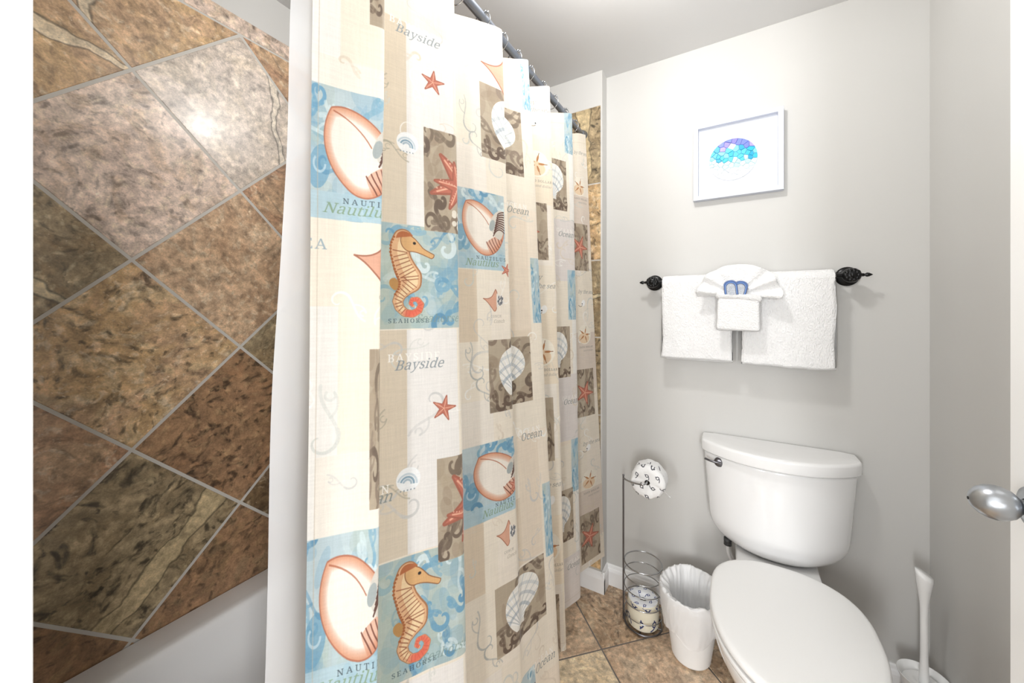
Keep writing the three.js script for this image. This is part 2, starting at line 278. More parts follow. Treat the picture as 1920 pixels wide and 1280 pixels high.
// ---------------------------------------------------------------- shower curtain, liner, rod, hooks
const CUR = { top: 2.09, bot: .19, W: 1.6016, x0: -.0, cp: [
  [-.600, -.365, -.500, -.284], [-.575, -.43, -.455, -.325], [-.553, -.4716, -.430, -.3445], [-.585, -.485, -.485, -.365], [-.618, -.50, -.520, -.40], [-.585, -.59, -.465, -.49],
  [-.553, -.6645, -.420, -.5538], [-.585, -.69, -.470, -.60], [-.618, -.715, -.505, -.64], [-.585, -.80, -.470, -.74], [-.556, -.882, -.446, -.80], [-.590, -.90, -.444, -.82], [-.612, -.92, -.440, -.84],
  [-.580, -.985, -.425, -.91], [-.553, -1.035, -.410, -.9646], [-.585, -1.06, -.465, -1.01], [-.618, -1.09, -.520, -1.05], [-.580, -1.15, -.49, -1.10], [-.553, -1.196, -.463, -1.13], [-.585, -1.23, -.50, -1.18],
  [-.618, -1.27, -.54, -1.23], [-.580, -1.35, -.515, -1.31], [-.553, -1.41, -.500, -1.364], [-.585, -1.45, -.53, -1.41], [-.612, -1.49, -.55, -1.47], [-.578, -1.55, -.515, -1.57], [-.562, -1.60, -.487, -1.645]] };
function curSpline(t) {
  const C = CUR.cp, n = C.length - 1, i = Math.min(Math.floor(t * n), n - 1), u = t * n - i, p0 = C[Math.max(i - 1, 0)], p1 = C[i], p2 = C[i + 1], p3 = C[Math.min(i + 2, n)];
  return p1.map((_, k) => { const m1 = (p2[k] - p0[k]) * .38, m2 = (p3[k] - p1[k]) * .38; return (2 * u ** 3 - 3 * u * u + 1) * p1[k] + (u ** 3 - 2 * u * u + u) * m1 + (-2 * u ** 3 + 3 * u * u) * p2[k] + (u ** 3 - u * u) * m2; });
}
// printed cloth: 1.6 m x 1.9 m of cream patchwork with framed shells, lettering and scrolls
function curtainPrint() {
  const N = 2048, cv = document.createElement('canvas'); cv.width = cv.height = N; const c = cv.getContext('2d'), R = rng(77);
  const kx = N / CUR.W, ky = N / (CUR.top - CUR.bot);
  c.scale(kx, ky);                                             // units: metres, y down from the top hem
  const Y = (y) => CUR.top - y;
  const rect = (s0, s1, y0, y1, col) => { c.fillStyle = col; c.fillRect(s0, Y(y0), s1 - s0, y0 - y1); };
  rect(0, 1.61, 2.1, .18, '#efe6d6');
  const P = .645;                                              // repeat of the design
  // patchwork of tones
  for (let s = -.32; s < 1.7; s += .46) for (let k = -1; k < 4; k++) {
    const o = k * P;
    rect(s + .0, s + .13, 2.02 - o, 1.72 - o, '#f2e9db'); rect(s + .25, s + .36, 1.95 - o, 1.55 - o, '#eeebe5'); rect(s + .13, s + .25, 1.60 - o, 1.43 - o, '#efe3d2'); rect(s + .33, s + .46, 1.72 - o, 1.45 - o, '#f0e9de');
  }
  for (const [y0, y1] of [[1.90, 1.47], [1.26, .84], [.62, .19]]) { rect(.152, .268, y0, y1, '#dccfba'); rect(.268, .375, y0, y1, '#ebe8e4'); }
  for (const [y0, y1] of [[1.40, 1.22], [.79, .62]]) rect(.50, .56, y0, y1, '#e2d2bb'), rect(.70, .80, y0, y1, '#e4d5c0');
  for (const [y0, y1] of [[2.09, 1.9], [1.60, 1.24], [.95, .62]]) rect(.72, .80, y0, y1, '#e9dbc8');
  for (const [y0, y1] of [[1.9, 1.66], [1.3, 1.05], [.62, .4]]) rect(.95, 1.09, y0, y1, '#efe2cd'), rect(1.16, 1.34, y0 - .25, y1 - .25, '#e3dcd8'), rect(1.42, 1.61, y0 - .1, y1 - .1, '#e0d3c6');
  // scrolls
  const scroll = (x, y, r, turn, flip, col, w) => {
    c.save(); c.translate(x, y); c.rotate(turn); c.scale(flip, 1); c.strokeStyle = col; c.lineCap = 'round';
    for (let k = 0; k < 26; k++) { const a = k / 26 * 4.6, b = (k + 1.2) / 26 * 4.6, r0 = r * (1 - .80 * k / 26), r1 = r * (1 - .80 * (k + 1.2) / 26); c.lineWidth = w * (1.15 - .8 * k / 26); c.beginPath(); c.moveTo(r0 * Math.cos(a) - r, r0 * Math.sin(a)); c.lineTo(r1 * Math.cos(b) - r, r1 * Math.sin(b)); c.stroke(); }
    c.lineWidth = w * .9; c.beginPath(); c.moveTo(0, 0); c.bezierCurveTo(.15 * r, -r, -.2 * r, -1.8 * r, .4 * r, -2.6 * r); c.stroke();
    c.lineWidth = w * .7; c.beginPath(); c.moveTo(0, -.8 * r); c.bezierCurveTo(.5 * r, -.9 * r, .9 * r, -1.3 * r, .8 * r, -1.9 * r); c.stroke(); c.beginPath(); c.arc(.55 * r, -1.85 * r, .26 * r, 0, 4.4); c.stroke();
    c.restore();
  };
  const soft = ['rgba(210,212,206,.5)', 'rgba(250,248,242,.55)', 'rgba(202,202,200,.45)', 'rgba(222,210,192,.5)'];
  for (let i = 0; i < 300; i++) scroll(R() * 1.6, R() * 1.9, .010 + R() * .024, R() * 6.3, R() > .5 ? 1 : -1, soft[i % 4], .0028 + .0034 * R());
  const tanScroll = 'rgba(170,164,146,.55)';
  for (const y of [1.72, 1.06, .42]) { scroll(.20, Y(y), .022, .3, 1, tanScroll, .0035); scroll(.235, Y(y - .09), .018, 2.4, -1, tanScroll, .0035); scroll(.19, Y(y - .1), .02, 1.2, 1, tanScroll, .003); }
  for (const y of [1.15, .52, 1.78]) { scroll(.535, Y(y), .026, .2, -1, 'rgba(178,182,178,.6)', .004); scroll(.56, Y(y - .05), .02, 2, 1, 'rgba(178,182,178,.6)', .004); }
  const box01 = (s0, s1, y0, y1, fn) => { c.save(); c.beginPath(); c.rect(s0, Y(y0), s1 - s0, y0 - y1); c.clip(); c.translate(s0, Y(y0)); c.scale(s1 - s0, y0 - y1); fn(); c.restore(); };
  const path = (pts) => { c.beginPath(); c.moveTo(pts[0], pts[1]); for (let i = 2; i < pts.length; i += 6) { const q = pts.slice(i, i + 6); q.length === 6 ? c.bezierCurveTo(...q) : q.length === 4 ? c.quadraticCurveTo(...q) : c.lineTo(q[0], q[1]); } };
  const text = (str, s, y, h, col, { skew = 0, wide = 1, font = 'serif', space = 0, alpha = 1, rot = 0 } = {}) => {
    c.save(); c.translate(s, Y(y)); c.rotate(rot); c.transform(1, 0, -skew, 1, 0, 0); c.scale(h / 100 * wide, h / 100); c.font = '100px ' + font; c.fillStyle = col; c.globalAlpha = alpha;
    if (!space) { c.textAlign = 'center'; c.fillText(str, 0, 0); } else { let w = 0; for (const ch of str) w += c.measureText(ch).width + space; let x = -w / 2; for (const ch of str) { c.fillText(ch, x, 0); x += c.measureText(ch).width + space; } }
    c.restore();
  };
  const blueGround = (seed, left = false) => {
    const r = rng(seed); c.fillStyle = left ? '#b9c6c0' : '#bacbd0'; c.fillRect(0, 0, 1, 1);
    for (let i = 0; i < 60; i++) { c.fillStyle = ['rgba(112,166,196,.22)', 'rgba(206,220,222,.3)', 'rgba(176,192,180,.3)', 'rgba(84,146,184,.2)'][i % 4]; c.beginPath(); c.ellipse(r(), r(), .05 + .16 * r(), .03 + .1 * r(), r() * 6, 0, 7); c.fill(); }
    for (let i = 0; i < 16; i++) scroll(r(), r(), .05 + .06 * r(), r() * 6.3, r() > .5 ? 1 : -1, ['rgba(112,162,190,.7)', 'rgba(132,174,196,.65)', 'rgba(214,228,230,.6)', 'rgba(96,148,180,.55)'][i % 4], .03 + .03 * r());
  };
  const brownGround = (seed) => {
    const r = rng(seed); c.fillStyle = '#b9ab96'; c.fillRect(0, 0, 1, 1);
    for (let i = 0; i < 30; i++) { c.fillStyle = i % 2 ? 'rgba(128,110,88,.2)' : 'rgba(172,156,130,.2)'; c.beginPath(); c.ellipse(r(), r(), .2 * r() + .05, .12 * r() + .04, r() * 6, 0, 7); c.fill(); }
    for (let i = 0; i < 13; i++) scroll(r(), r() < .4 ? r() * .3 : .62 + r() * .38, .07 + .06 * r(), r() * 6.3, r() > .5 ? 1 : -1, ['rgba(122,106,90,.6)', 'rgba(140,124,106,.6)', 'rgba(104,88,74,.5)'][i % 3], .04 + .03 * r());
  };
  const nautilus = (s0, s1, y0, y1, seed) => {
    box01(s0, s1, y0, y1, () => {
      blueGround(seed); c.fillStyle = 'rgba(178,204,214,.85)'; c.fillRect(0, .80, 1, .2); c.fillStyle = 'rgba(186,206,212,.5)'; c.fillRect(.3, .7, .7, .1);
      c.fillStyle = 'rgba(104,156,186,.7)'; c.beginPath(); c.ellipse(.12, .62, .11, .17, .3, 0, 7); c.fill(); c.strokeStyle = 'rgba(200,220,228,.7)'; c.lineWidth = .02; c.beginPath(); c.arc(.12, .6, .06, 0, 4); c.stroke();
      const shell = [.24, .16, .10, .36, .16, .60, .42, .76, .62, .88, .86, .80, .96, .58, 1.0, .40, .92, .30, .84, .34, .66, .18, .44, .10, .24, .16];
      path(shell); c.fillStyle = '#f4ede2'; c.fill(); c.save(); path(shell); c.clip();
      for (let i = 0; i < 9; i++) { path(shell); c.lineWidth = .16 - i * .016; c.strokeStyle = 'rgba(206,128,92,.13)'; c.stroke(); }
      c.strokeStyle = 'rgba(170,92,62,.75)'; c.lineWidth = .012; path([.26, .18, .45, .22, .58, .30, .68, .42]); c.stroke();
      path([.62, .66, .72, .58, .80, .56, .95, .50, 1.0, .6, .96, .8, .8, .9, .74, .84, .66, .76, .62, .66]); c.fillStyle = 'rgba(214,142,110,.55)'; c.fill();
      c.strokeStyle = '#7a4636'; c.lineWidth = .013; for (let i = 0; i < 6; i++) { path([.62 + i * .055, .64 - i * .022, .66 + i * .06, .70, .74 + i * .05, .74 - i * .01, .80 + i * .05, .88 - i * .035]); c.stroke(); }
      c.restore(); path(shell); c.lineWidth = .012; c.strokeStyle = 'rgba(176,100,72,.8)'; c.stroke();
      // coiled chambered crown
      c.fillStyle = '#d9d3c8'; path([.70, .40, .74, .28, .9, .16, .98, .22, 1.02, .4, .98, .52, .9, .6, .8, .58, .72, .52, .70, .40]); c.fill(); c.strokeStyle = '#5b3a30'; for (let i = 0; i < 9; i++) { c.lineWidth = .016; c.beginPath(); c.moveTo(.76 + .012 * i, .56 - .035 * i); c.quadraticCurveTo(.86, .40 - .02 * i, .99, .5 - .035 * i); c.stroke(); }
      c.fillStyle = '#a9b1b0'; c.beginPath(); c.ellipse(.745, .42, .05, .08, .5, 0, 7); c.fill();
    });
    text('NAUTILUS', s0 + (s1 - s0) * .72, y1 + (y0 - y1) * .125, .0135, '#46535a', { space: 26 });
    text('Nautilus', s0 + (s1 - s0) * .52, y1 + (y0 - y1) * .045, .024, '#7f9a78', { skew: .35, wide: 1.05, alpha: .8 });
  };
  const seahorse = (s0, s1, y0, y1, seed) => {
    box01(s0, s1, y0, y1, () => {
      blueGround(seed, true); c.fillStyle = 'rgba(176,188,172,.45)'; c.fillRect(0, .1, .24, .9);
      const sp = [[.33, .13, .10], [.30, .20, .105], [.29, .28, .10], [.32, .36, .105], [.36, .44, .12], [.40, .50, .13], [.41, .56, .115], [.36, .62, .075], [.30, .68, .058], [.27, .74, .052], [.29, .80, .048], [.35, .85, .045], [.43, .86, .042], [.50, .83, .038], [.53, .77, .033], [.49, .72, .028], [.43, .72, .024], [.41, .76, .02], [.44, .785, .015]];
      const at = (t) => { const n = sp.length - 1, i = Math.min(Math.floor(t * n), n - 1), u = t * n - i, a = sp[i], b = sp[i + 1]; return [0, 1, 2].map((k) => lerp(a[k], b[k], u)); };
      const blob = (col, sc) => { c.fillStyle = col; for (let t = 0; t <= 1; t += .004) { const p = at(t); c.beginPath(); c.ellipse(p[0], p[1], p[2] * sc, p[2] * sc * .78, 0, 0, 7); c.fill(); } };
      c.fillStyle = '#b98a4e'; path([.24, .52, .16, .52, .16, .60, .24, .64, .30, .62, .30, .55, .24, .52]); c.fill();
      blob('#a9744c', 1.08); blob('#dfb186', .94);
      c.fillStyle = 'rgba(240,212,168,.75)'; for (let t = .02; t <= 1; t += .006) { const p = at(t); c.beginPath(); c.ellipse(p[0] + p[2] * .22, p[1], p[2] * .5, p[2] * .42, 0, 0, 7); c.fill(); }
      c.fillStyle = '#d9ab74'; path([.34, .09, .46, .10, .50, .17, .55, .215, .60, .248, .65, .258, .68, .275, .68, .30, .66, .318, .64, .312, .55, .282, .47, .25, .40, .26, .30, .25, .27, .12, .34, .09]); c.fill(); c.strokeStyle = '#8d5a36'; c.lineWidth = .008; c.stroke();
      c.fillStyle = '#b4683b'; path([.25, .14, .26, .05, .36, .05, .44, .10, .40, .12, .32, .12, .25, .14]); c.fill();
      c.strokeStyle = 'rgba(138,74,46,.85)'; for (let t = .1; t < 1; t += .026) { const p = at(t), q = at(Math.min(1, t + .01)), dx = q[0] - p[0], dy = q[1] - p[1], l = Math.hypot(dx, dy) || 1; c.lineWidth = .008; c.beginPath(); c.moveTo(p[0] - dy / l * p[2] * .8, p[1] + dx / l * p[2] * .62); c.lineTo(p[0] + dy / l * p[2] * .8, p[1] - dx / l * p[2] * .62); c.stroke(); }
      c.fillStyle = 'rgba(226,96,74,.35)'; for (let t = .62; t <= 1; t += .01) { const p = at(t); c.beginPath(); c.ellipse(p[0], p[1], p[2], p[2] * .8, 0, 0, 7); c.fill(); }
      for (let t = .0; t < .45; t += .022) { const p = at(t); c.fillStyle = '#a45e30'; c.beginPath(); c.ellipse(p[0] - p[2] * 1.02, p[1], .014, .010, 0, 0, 7); c.fill(); }
      c.fillStyle = '#20160f'; c.beginPath(); c.ellipse(.455, .175, .017, .013, 0, 0, 7); c.fill();
    });
    text('SEAHORSE', s0 + (s1 - s0) * .40, y1 + (y0 - y1) * .055, .0125, '#3d5058', { space: 20 });
    text('Seahorse', s0 + (s1 - s0) * .72, y1 + (y0 - y1) * .06, .022, '#7d9690', { skew: .35, alpha: .75 });
  };
  const starfish = (s, y, r, rot = 0, sy = 1) => {
    c.save(); c.translate(s, Y(y)); c.scale(1, sy); c.rotate(rot);
    const arm = (k, sc) => { for (let i = 0; i < 5; i++) { const a = i * 1.2566 - 1.57, b = a + .6283; c[i ? 'lineTo' : 'moveTo'](r * sc * Math.cos(a), r * sc * Math.sin(a)); c.lineTo(r * k * sc * Math.cos(b), r * k * sc * Math.sin(b)); } };
    c.beginPath(); arm(.33, 1); c.closePath(); c.lineJoin = 'round'; c.lineWidth = r * .12; c.strokeStyle = '#a4604c'; c.stroke(); c.fillStyle = '#c0705c'; c.fill();
    c.strokeStyle = 'rgba(240,190,160,.85)'; c.lineWidth = r * .05; for (let i = 0; i < 5; i++) { const a = i * 1.2566 - 1.57; c.beginPath(); c.moveTo(0, 0); c.lineTo(r * .85 * Math.cos(a), r * .85 * Math.sin(a)); c.stroke(); for (let k = .2; k < .9; k += .12) { c.fillStyle = 'rgba(246,206,180,.6)'; c.beginPath(); c.arc(r * k * Math.cos(a + .12), r * k * Math.sin(a + .12), r * .03, 0, 7); c.fill(); } }
    c.restore();
  };
  const brownStar = (s0, s1, y0, y1, seed, big = true) => { box01(s0, s1, y0, y1, () => brownGround(seed)); c.save(); c.beginPath(); c.rect(s0, Y(y0), s1 - s0, y0 - y1); c.clip(); const w = s1 - s0; starfish(s0 + w * .60, (y0 + y1) / 2 - .0, .075, .55); starfish(s0 + w * .55, y0 - .118, .055, -.2); c.fillStyle = '#e9e2d4'; for (let i = 0; i < 9; i++) { c.beginPath(); c.arc(s0 + w * .55 + .014 * Math.sin(i * 2.1), Y(y1 + .03) + .016 * Math.cos(i * 1.7), .006, 0, 7); c.fill(); } c.restore(); };
  const scallop = (s0, s1, y0, y1, seed) => box01(s0, s1, y0, y1, () => {
    brownGround(seed);
    const sh = [.34, .80, .16, .64, .10, .38, .22, .22, .36, .05, .72, .06, .85, .27, .95, .46, .84, .58, .62, .66, .57, .72, .58, .76, .58, .80, .50, .79, .42, .79, .34, .80];
    path(sh); c.fillStyle = '#f3f1ea'; c.fill(); c.save(); path(sh); c.clip(); c.lineWidth = .012;
    for (let i = 0; i < 22; i++) { const a = 3.5 + i * .135; c.strokeStyle = i % 2 ? 'rgba(168,180,190,.6)' : 'rgba(255,255,255,.8)'; c.beginPath(); c.moveTo(.45, .80); c.quadraticCurveTo(.42 + .2 * Math.cos(a), .6 + .2 * Math.sin(a), .45 + .8 * Math.cos(a), .80 + .8 * Math.sin(a)); c.stroke(); }
    for (const [r, al] of [[.28, .4], [.42, .3], [.55, .2]]) { c.strokeStyle = `rgba(120,140,160,${al})`; c.lineWidth = .045; c.beginPath(); c.arc(.45, .78, r, 3.3, 6.1); c.stroke(); }
    c.restore(); c.fillStyle = '#e8e6df'; c.fillRect(.36, .74, .22, .05);
    for (let i = 0; i < 5; i++) scroll(.12 + i * .2, .92, .08, i * 1.3, i % 2 ? 1 : -1, 'rgba(100,82,66,.65)', .05);
  });
  const snail = (s, y, r) => { c.save(); c.translate(s, Y(y)); c.fillStyle = '#f2f4f4'; c.beginPath(); c.ellipse(0, 0, r, r * .95, 0, 0, 7); c.fill(); c.lineWidth = r * .16; for (const [k, col] of [[.78, 'rgba(180,196,206,.7)'], [.55, '#8aa6b8'], [.34, '#a9bcc8']]) { c.strokeStyle = col; c.beginPath(); c.arc(-r * .1, r * .35, r * k, 3.5, 6.4); c.stroke(); } c.fillStyle = '#8f9aa0'; for (let i = 0; i < 5; i++) c.fillRect(-r * .7 + i * r * .28, r * .78, r * .12, r * .1); c.restore(); };
  const conch = (s, y, r) => {
    c.save(); c.translate(s, Y(y)); c.scale(r, r);
    path([-1, -.1, -.6, .1, -.4, .4, -.05, .85, .15, .95, .25, .6, .25, .2, .3, -.3, .35, -.6, .15, -.8, -.05, -.5, -.1, -.2, -.5, -.1, -.7, -.05, -1, -.1]); c.fillStyle = '#dda98f'; c.fill(); c.strokeStyle = '#a56a52'; c.lineWidth = .05; c.stroke();
    path([.25, -.5, .7, -.2, 1.0, .1, .95, .25, .7, .3, .5, .5, .22, .6, .2, .2, .2, -.2, .25, -.5]); c.fillStyle = '#ece7df'; c.fill(); c.fillStyle = '#6c6f76'; const r2 = rng(5); for (let i = 0; i < 22; i++) { const a = r2(), b = r2(); c.beginPath(); c.ellipse(.3 + a * .55, -.25 + b * .6, .05, .1, .3, 0, 7); c.fill(); }
    c.restore();
    text('CONCH', s + r * .15, y - r * 1.35, .008, '#8d8a80', { space: 16, alpha: .8 }); text('Conch', s + r * .4, y - r * 1.75, .012, '#a49a86', { skew: .35, alpha: .7 });
  };
  const sand = (s, y, r) => {
    c.save(); c.translate(s, Y(y)); c.fillStyle = '#f6efe0'; c.beginPath(); c.ellipse(0, 0, r, r, 0, 0, 7); c.fill(); c.fillStyle = 'rgba(226,186,140,.55)'; c.beginPath(); c.ellipse(-r * .1, r * .35, r * .8, r * .55, 0, 0, 7); c.fill();
    for (let i = 0; i < 5; i++) { const a = i * 1.2566 - 1.3; c.save(); c.rotate(a); c.fillStyle = '#b87d4d'; c.beginPath(); c.ellipse(r * .42, 0, r * .26, r * .08, 0, 0, 7); c.fill(); c.fillStyle = '#7b5232'; c.fillRect(r * .66, -r * .02, r * .22, r * .045); c.restore(); }
    c.restore(); text('SAND DOLLAR', s + .01, y - r * 1.38, .011, '#8a8378', { space: 10 }); text('sand dollar', s + .02, y - r * 1.75, .012, '#a8a196', { skew: .35, alpha: .8 });
  };
  const gull = (s, y, r) => { c.save(); c.translate(s, Y(y)); c.scale(r, r); c.fillStyle = '#fbfbf9'; path([-.2, .6, -.2, -.6, .9, -1, 1, 0, .9, .7, .3, .9, -.2, .6]); c.fill(); c.strokeStyle = '#7c6a5c'; c.lineWidth = .1; path([-1, .5, -.6, .9, -.2, .9, .1, .5]); c.stroke(); c.fillStyle = '#1a1a1a'; c.beginPath(); c.arc(.05, .25, .12, 0, 7); c.fill(); c.restore(); };
  // placement, column by column
  nautilus(-.004, .131, 1.668, 1.445, 3); rect(.131, .15, 1.668, 1.445, '#b7cdd6'); nautilus(-.004, .127, .957, .725, 4); rect(.127, .15, .957, .725, '#b7cdd6'); nautilus(.497, .652, 1.606, 1.402, 5); nautilus(.505, .70, .968, .785, 6); nautilus(.59, .742, .36, .15, 7); nautilus(-.004, .148, .31, .1, 8);
  seahorse(.200, .385, 1.470, 1.262, 9); seahorse(.208, .388, .837, .625, 10); seahorse(.2, .385, .2, -.02, 11);
  brownStar(.306, .45, 1.685, 1.463, 12); brownStar(.326, .465, 1.003, .808, 13); brownStar(.32, .46, .37, .16, 14);
  scallop(.588, .80, 1.905, 1.70, 15); scallop(.590, .792, 1.222, 1.038, 16); scallop(.587, .80, .615, .452, 17);
  box01(.083, .15, 1.97, 1.80, () => brownGround(18)); box01(.088, .150, 1.235, .985, () => brownGround(19));
  for (const [s, y, r, t] of [[.328, 1.79, .026, .1], [.343, 1.10, .025, .25], [.34, .47, .025, 0], [.655, 1.405, .018, .3], [.665, .845, .022, .2], [.90, .3, .02, 0]]) starfish(s, y, r, t);
  for (const y of [1.64, .976, .33]) snail(.270, y, .0235);
  conch(.112, 1.385, .05); conch(.612, 1.325, .034); conch(.634, .735, .036); conch(.12, .66, .05); conch(.665, 1.96, .07);
  for (const y of [1.884, 1.195, .55]) { text('BAYSIDE', .285, y + .004, .021, '#fbf8f2', { space: 14 }); text('Bayside', .293, y - .012, .026, '#929a9e', { skew: .35, wide: 1.05 }); }
  for (const [s, y] of [[.765, 1.592], [.772, .942], [.778, .338], [1.285, 1.592], [1.29, .945], [1.29, .33], [.195, .952], [.2, .31]]) { text('OCEAN', s, y + .008, .020, '#fbf8f2', { space: 16 }); text('Ocean', s + .004, y - .008, .027, '#8d9390', { skew: .35 }); }
  for (const [s, y] of [[.025, 1.395]]) text('SEA', s - .026, y, .024, '#9fb0b8', { space: 10 });
  for (const [y0, y1] of [[1.455, 1.26], [.80, .60], [2.09, 1.92]]) { box01(.808, .85, y0, y1, () => blueGround(33)); box01(1.292, 1.36, y0, y1, () => blueGround(34)); }
  for (const y of [1.80, 1.157, .522]) sand(1.012, y, .046);
  for (const [y0, y1, k] of [[1.665, 1.468, 40], [1.006, .797, 41], [.37, .19, 42]]) { box01(.95, 1.046, y0, y1, () => brownGround(k)); starfish(.985, (y0 + y1) / 2, .03, .4); }
  for (const y of [1.40, .74, 2.02]) { text('by', 1.0, y, .026, '#9a9a94', { skew: .35 }); text('the sea', 1.03, y - .028, .022, '#9a9a94', { skew: .35 }); text('by the sea', 1.55, y - .03, .022, '#9a9a94', { skew: .35 }); }
  for (const [s, y] of [[1.012, 1.302], [1.02, .672], [1.012, 1.95], [1.52, .70], [1.52, 1.33]]) gull(s, y, .022);
  scallop(1.17, 1.297, 1.885, 1.685, 43); scallop(1.17, 1.297, 1.235, 1.04, 44); scallop(1.17, 1.297, .62, .43, 45);
  for (const [y0, y1, k] of [[1.676, 1.47, 46], [1.04, .835, 47], [.42, .215, 48]]) { box01(1.47, 1.58, y0, y1, () => brownGround(k)); starfish(1.52, (y0 + y1) / 2, .05, .4); }
  for (const y of [1.19, .56, 1.84]) sand(1.53, y, .042);
  // top and side hem stitching
  c.fillStyle = 'rgba(196,182,160,.6)'; c.fillRect(0, .042, 1.61, .0012); c.fillRect(.009, 0, .0012, 1.9); c.fillRect(0, 1.875, 1.61, .0012);
  // weave: slubs in the thread
  const im = c.getImageData(0, 0, N, N), d = im.data, wx = new Float32Array(N), wn = noise2(5);
  for (let y = 0; y < N; y++) for (let x = 0; x < N; x++) { const k = (y * N + x) * 4, f = 1 + .03 * (wn(x * .55, y * .03) - .5) + .03 * (wn(x * .03 + 40, y * .55) - .5) + .03 * (wn(x * .9, y * .9) - .5); d[k] *= f; d[k + 1] *= f; d[k + 2] *= f; }
  c.putImageData(im, 0, 0);
  const t = new THREE.CanvasTexture(cv); t.colorSpace = THREE.SRGBColorSpace; t.anisotropy = 8; return t;
}
{
  const cloth = phys(0xffffff, .85, { map: curtainPrint(), side: THREE.DoubleSide, transmission: .38, thickness: 0 });
  const NU = 416, NV = 90, S = [0]; let pr = curSpline(0);
  for (let i = 1; i <= NU; i++) { const p = curSpline(i / NU); S.push(S[i - 1] + Math.hypot((p[0] + p[2] - pr[0] - pr[2]) / 2, (p[1] + p[3] - pr[1] - pr[3]) / 2)); pr = p; }
  const wr = noise2(21), creases = [1.40, .93, .60, 1.72];
  const g = gridGeo(NU, NV, (u, v, i) => {
    const p = curSpline(u), k = 1 - v, s = S[i], hang = clamp((-p[0] - .553) / .065);
    let x = lerp(p[0], p[2], k), z = lerp(p[1], p[3], k), y = lerp(CUR.bot, CUR.top, v) - .035 * hang * smooth(.9, 1, v);
    x += .006 * (wr.fbm(s * 9, v * 5, 3) - .5) * smooth(0, .2, k);
    for (const c of creases) x += .0028 * Math.exp(-(((y - c - .02 * (wr(s * 4, c * 9) - .5)) / .007) ** 2)) * smooth(.35, .6, wr(s * 5 + c * 7, c * 3));
    return [x, y, z, s / S[NU], v];
  });
  const t = thing('shower_curtain', 'cream shower curtain printed with shells, seahorses and blue and brown squares', 'curtain');
  mesh('cloth', g, cloth, t);
  // liner behind it
  const film = phys(0xf4f5f7, .45, { transmission: .4, thickness: 0, side: THREE.DoubleSide });
  const lw = noise2(31);
  const lg = gridGeo(150, 60, (u, v) => { const y = lerp(.20, 2.06, v), z = lerp(-.335 - .012 * v, -1.6, u) + (u < .1 ? .012 * (lw(v * 4, 1) - .5) : 0), f = Math.sin(u * 46 + 1.2 * (lw(v * 2, u * 6) - .5)); return [lerp(-.735, -.628, v) + .016 * f * (1 - .5 * v) + .008 * (lw.fbm(u * 20, v * 6, 2) - .5), y, z]; });
  tag(mesh('curtain_liner', lg, film), 'translucent white plastic liner hanging inside the tub behind the printed curtain', 'curtain');
  const rod = thing('shower_rod', 'grey metal shower curtain rod under the ceiling', 'rod', [-.60, 2.12, 0]);
  mesh('tube', new THREE.CylinderGeometry(.0125, .0125, 1.60, 24).rotateX(Math.PI / 2).translate(0, 0, (ZE + ZF) / 2), rodSteel, rod);
  for (const [z, a] of [[ZE, 1], [ZF, -1]]) mesh('end_flange', lathe([[.0126, .03], [.016, .028], [.018, .012], [.022, .006], [.023, 0]], 28).rotateX(a * Math.PI / 2).translate(0, 0, z), rodSteel, rod);
  const hookZ = [-.40, -.52, -.63, -.745, -.85, -.945, -1.03, -1.12, -1.22, -1.32, -1.43, -1.54], h0 = new THREE.TorusGeometry(.026, .0016, 8, 36);
  const ball = new THREE.SphereGeometry(.0042, 12, 10);
  const ORD = ['first', 'second', 'third', 'fourth', 'fifth', 'sixth', 'seventh', 'eighth', 'ninth', 'tenth', 'eleventh', 'twelfth'];
  hookZ.forEach((z, i) => {
    const h = thing('curtain_hook', (ORD[11 - i] + ' chrome hook ring on the shower rod counted from the tiled end wall').trim(), 'hook', [-.60, 2.1075, z], 0, 'hooks along the shower rod'); h.rotation.z = (i % 3 - 1) * .08;
    mesh('ring', h0, chrome, h); for (let k = -2; k <= 2; k++) mesh('roller_ball', ball, chrome, h).position.set(.0265 * Math.sin(k * .36), .0265 * Math.cos(k * .36), 0);
  });
}
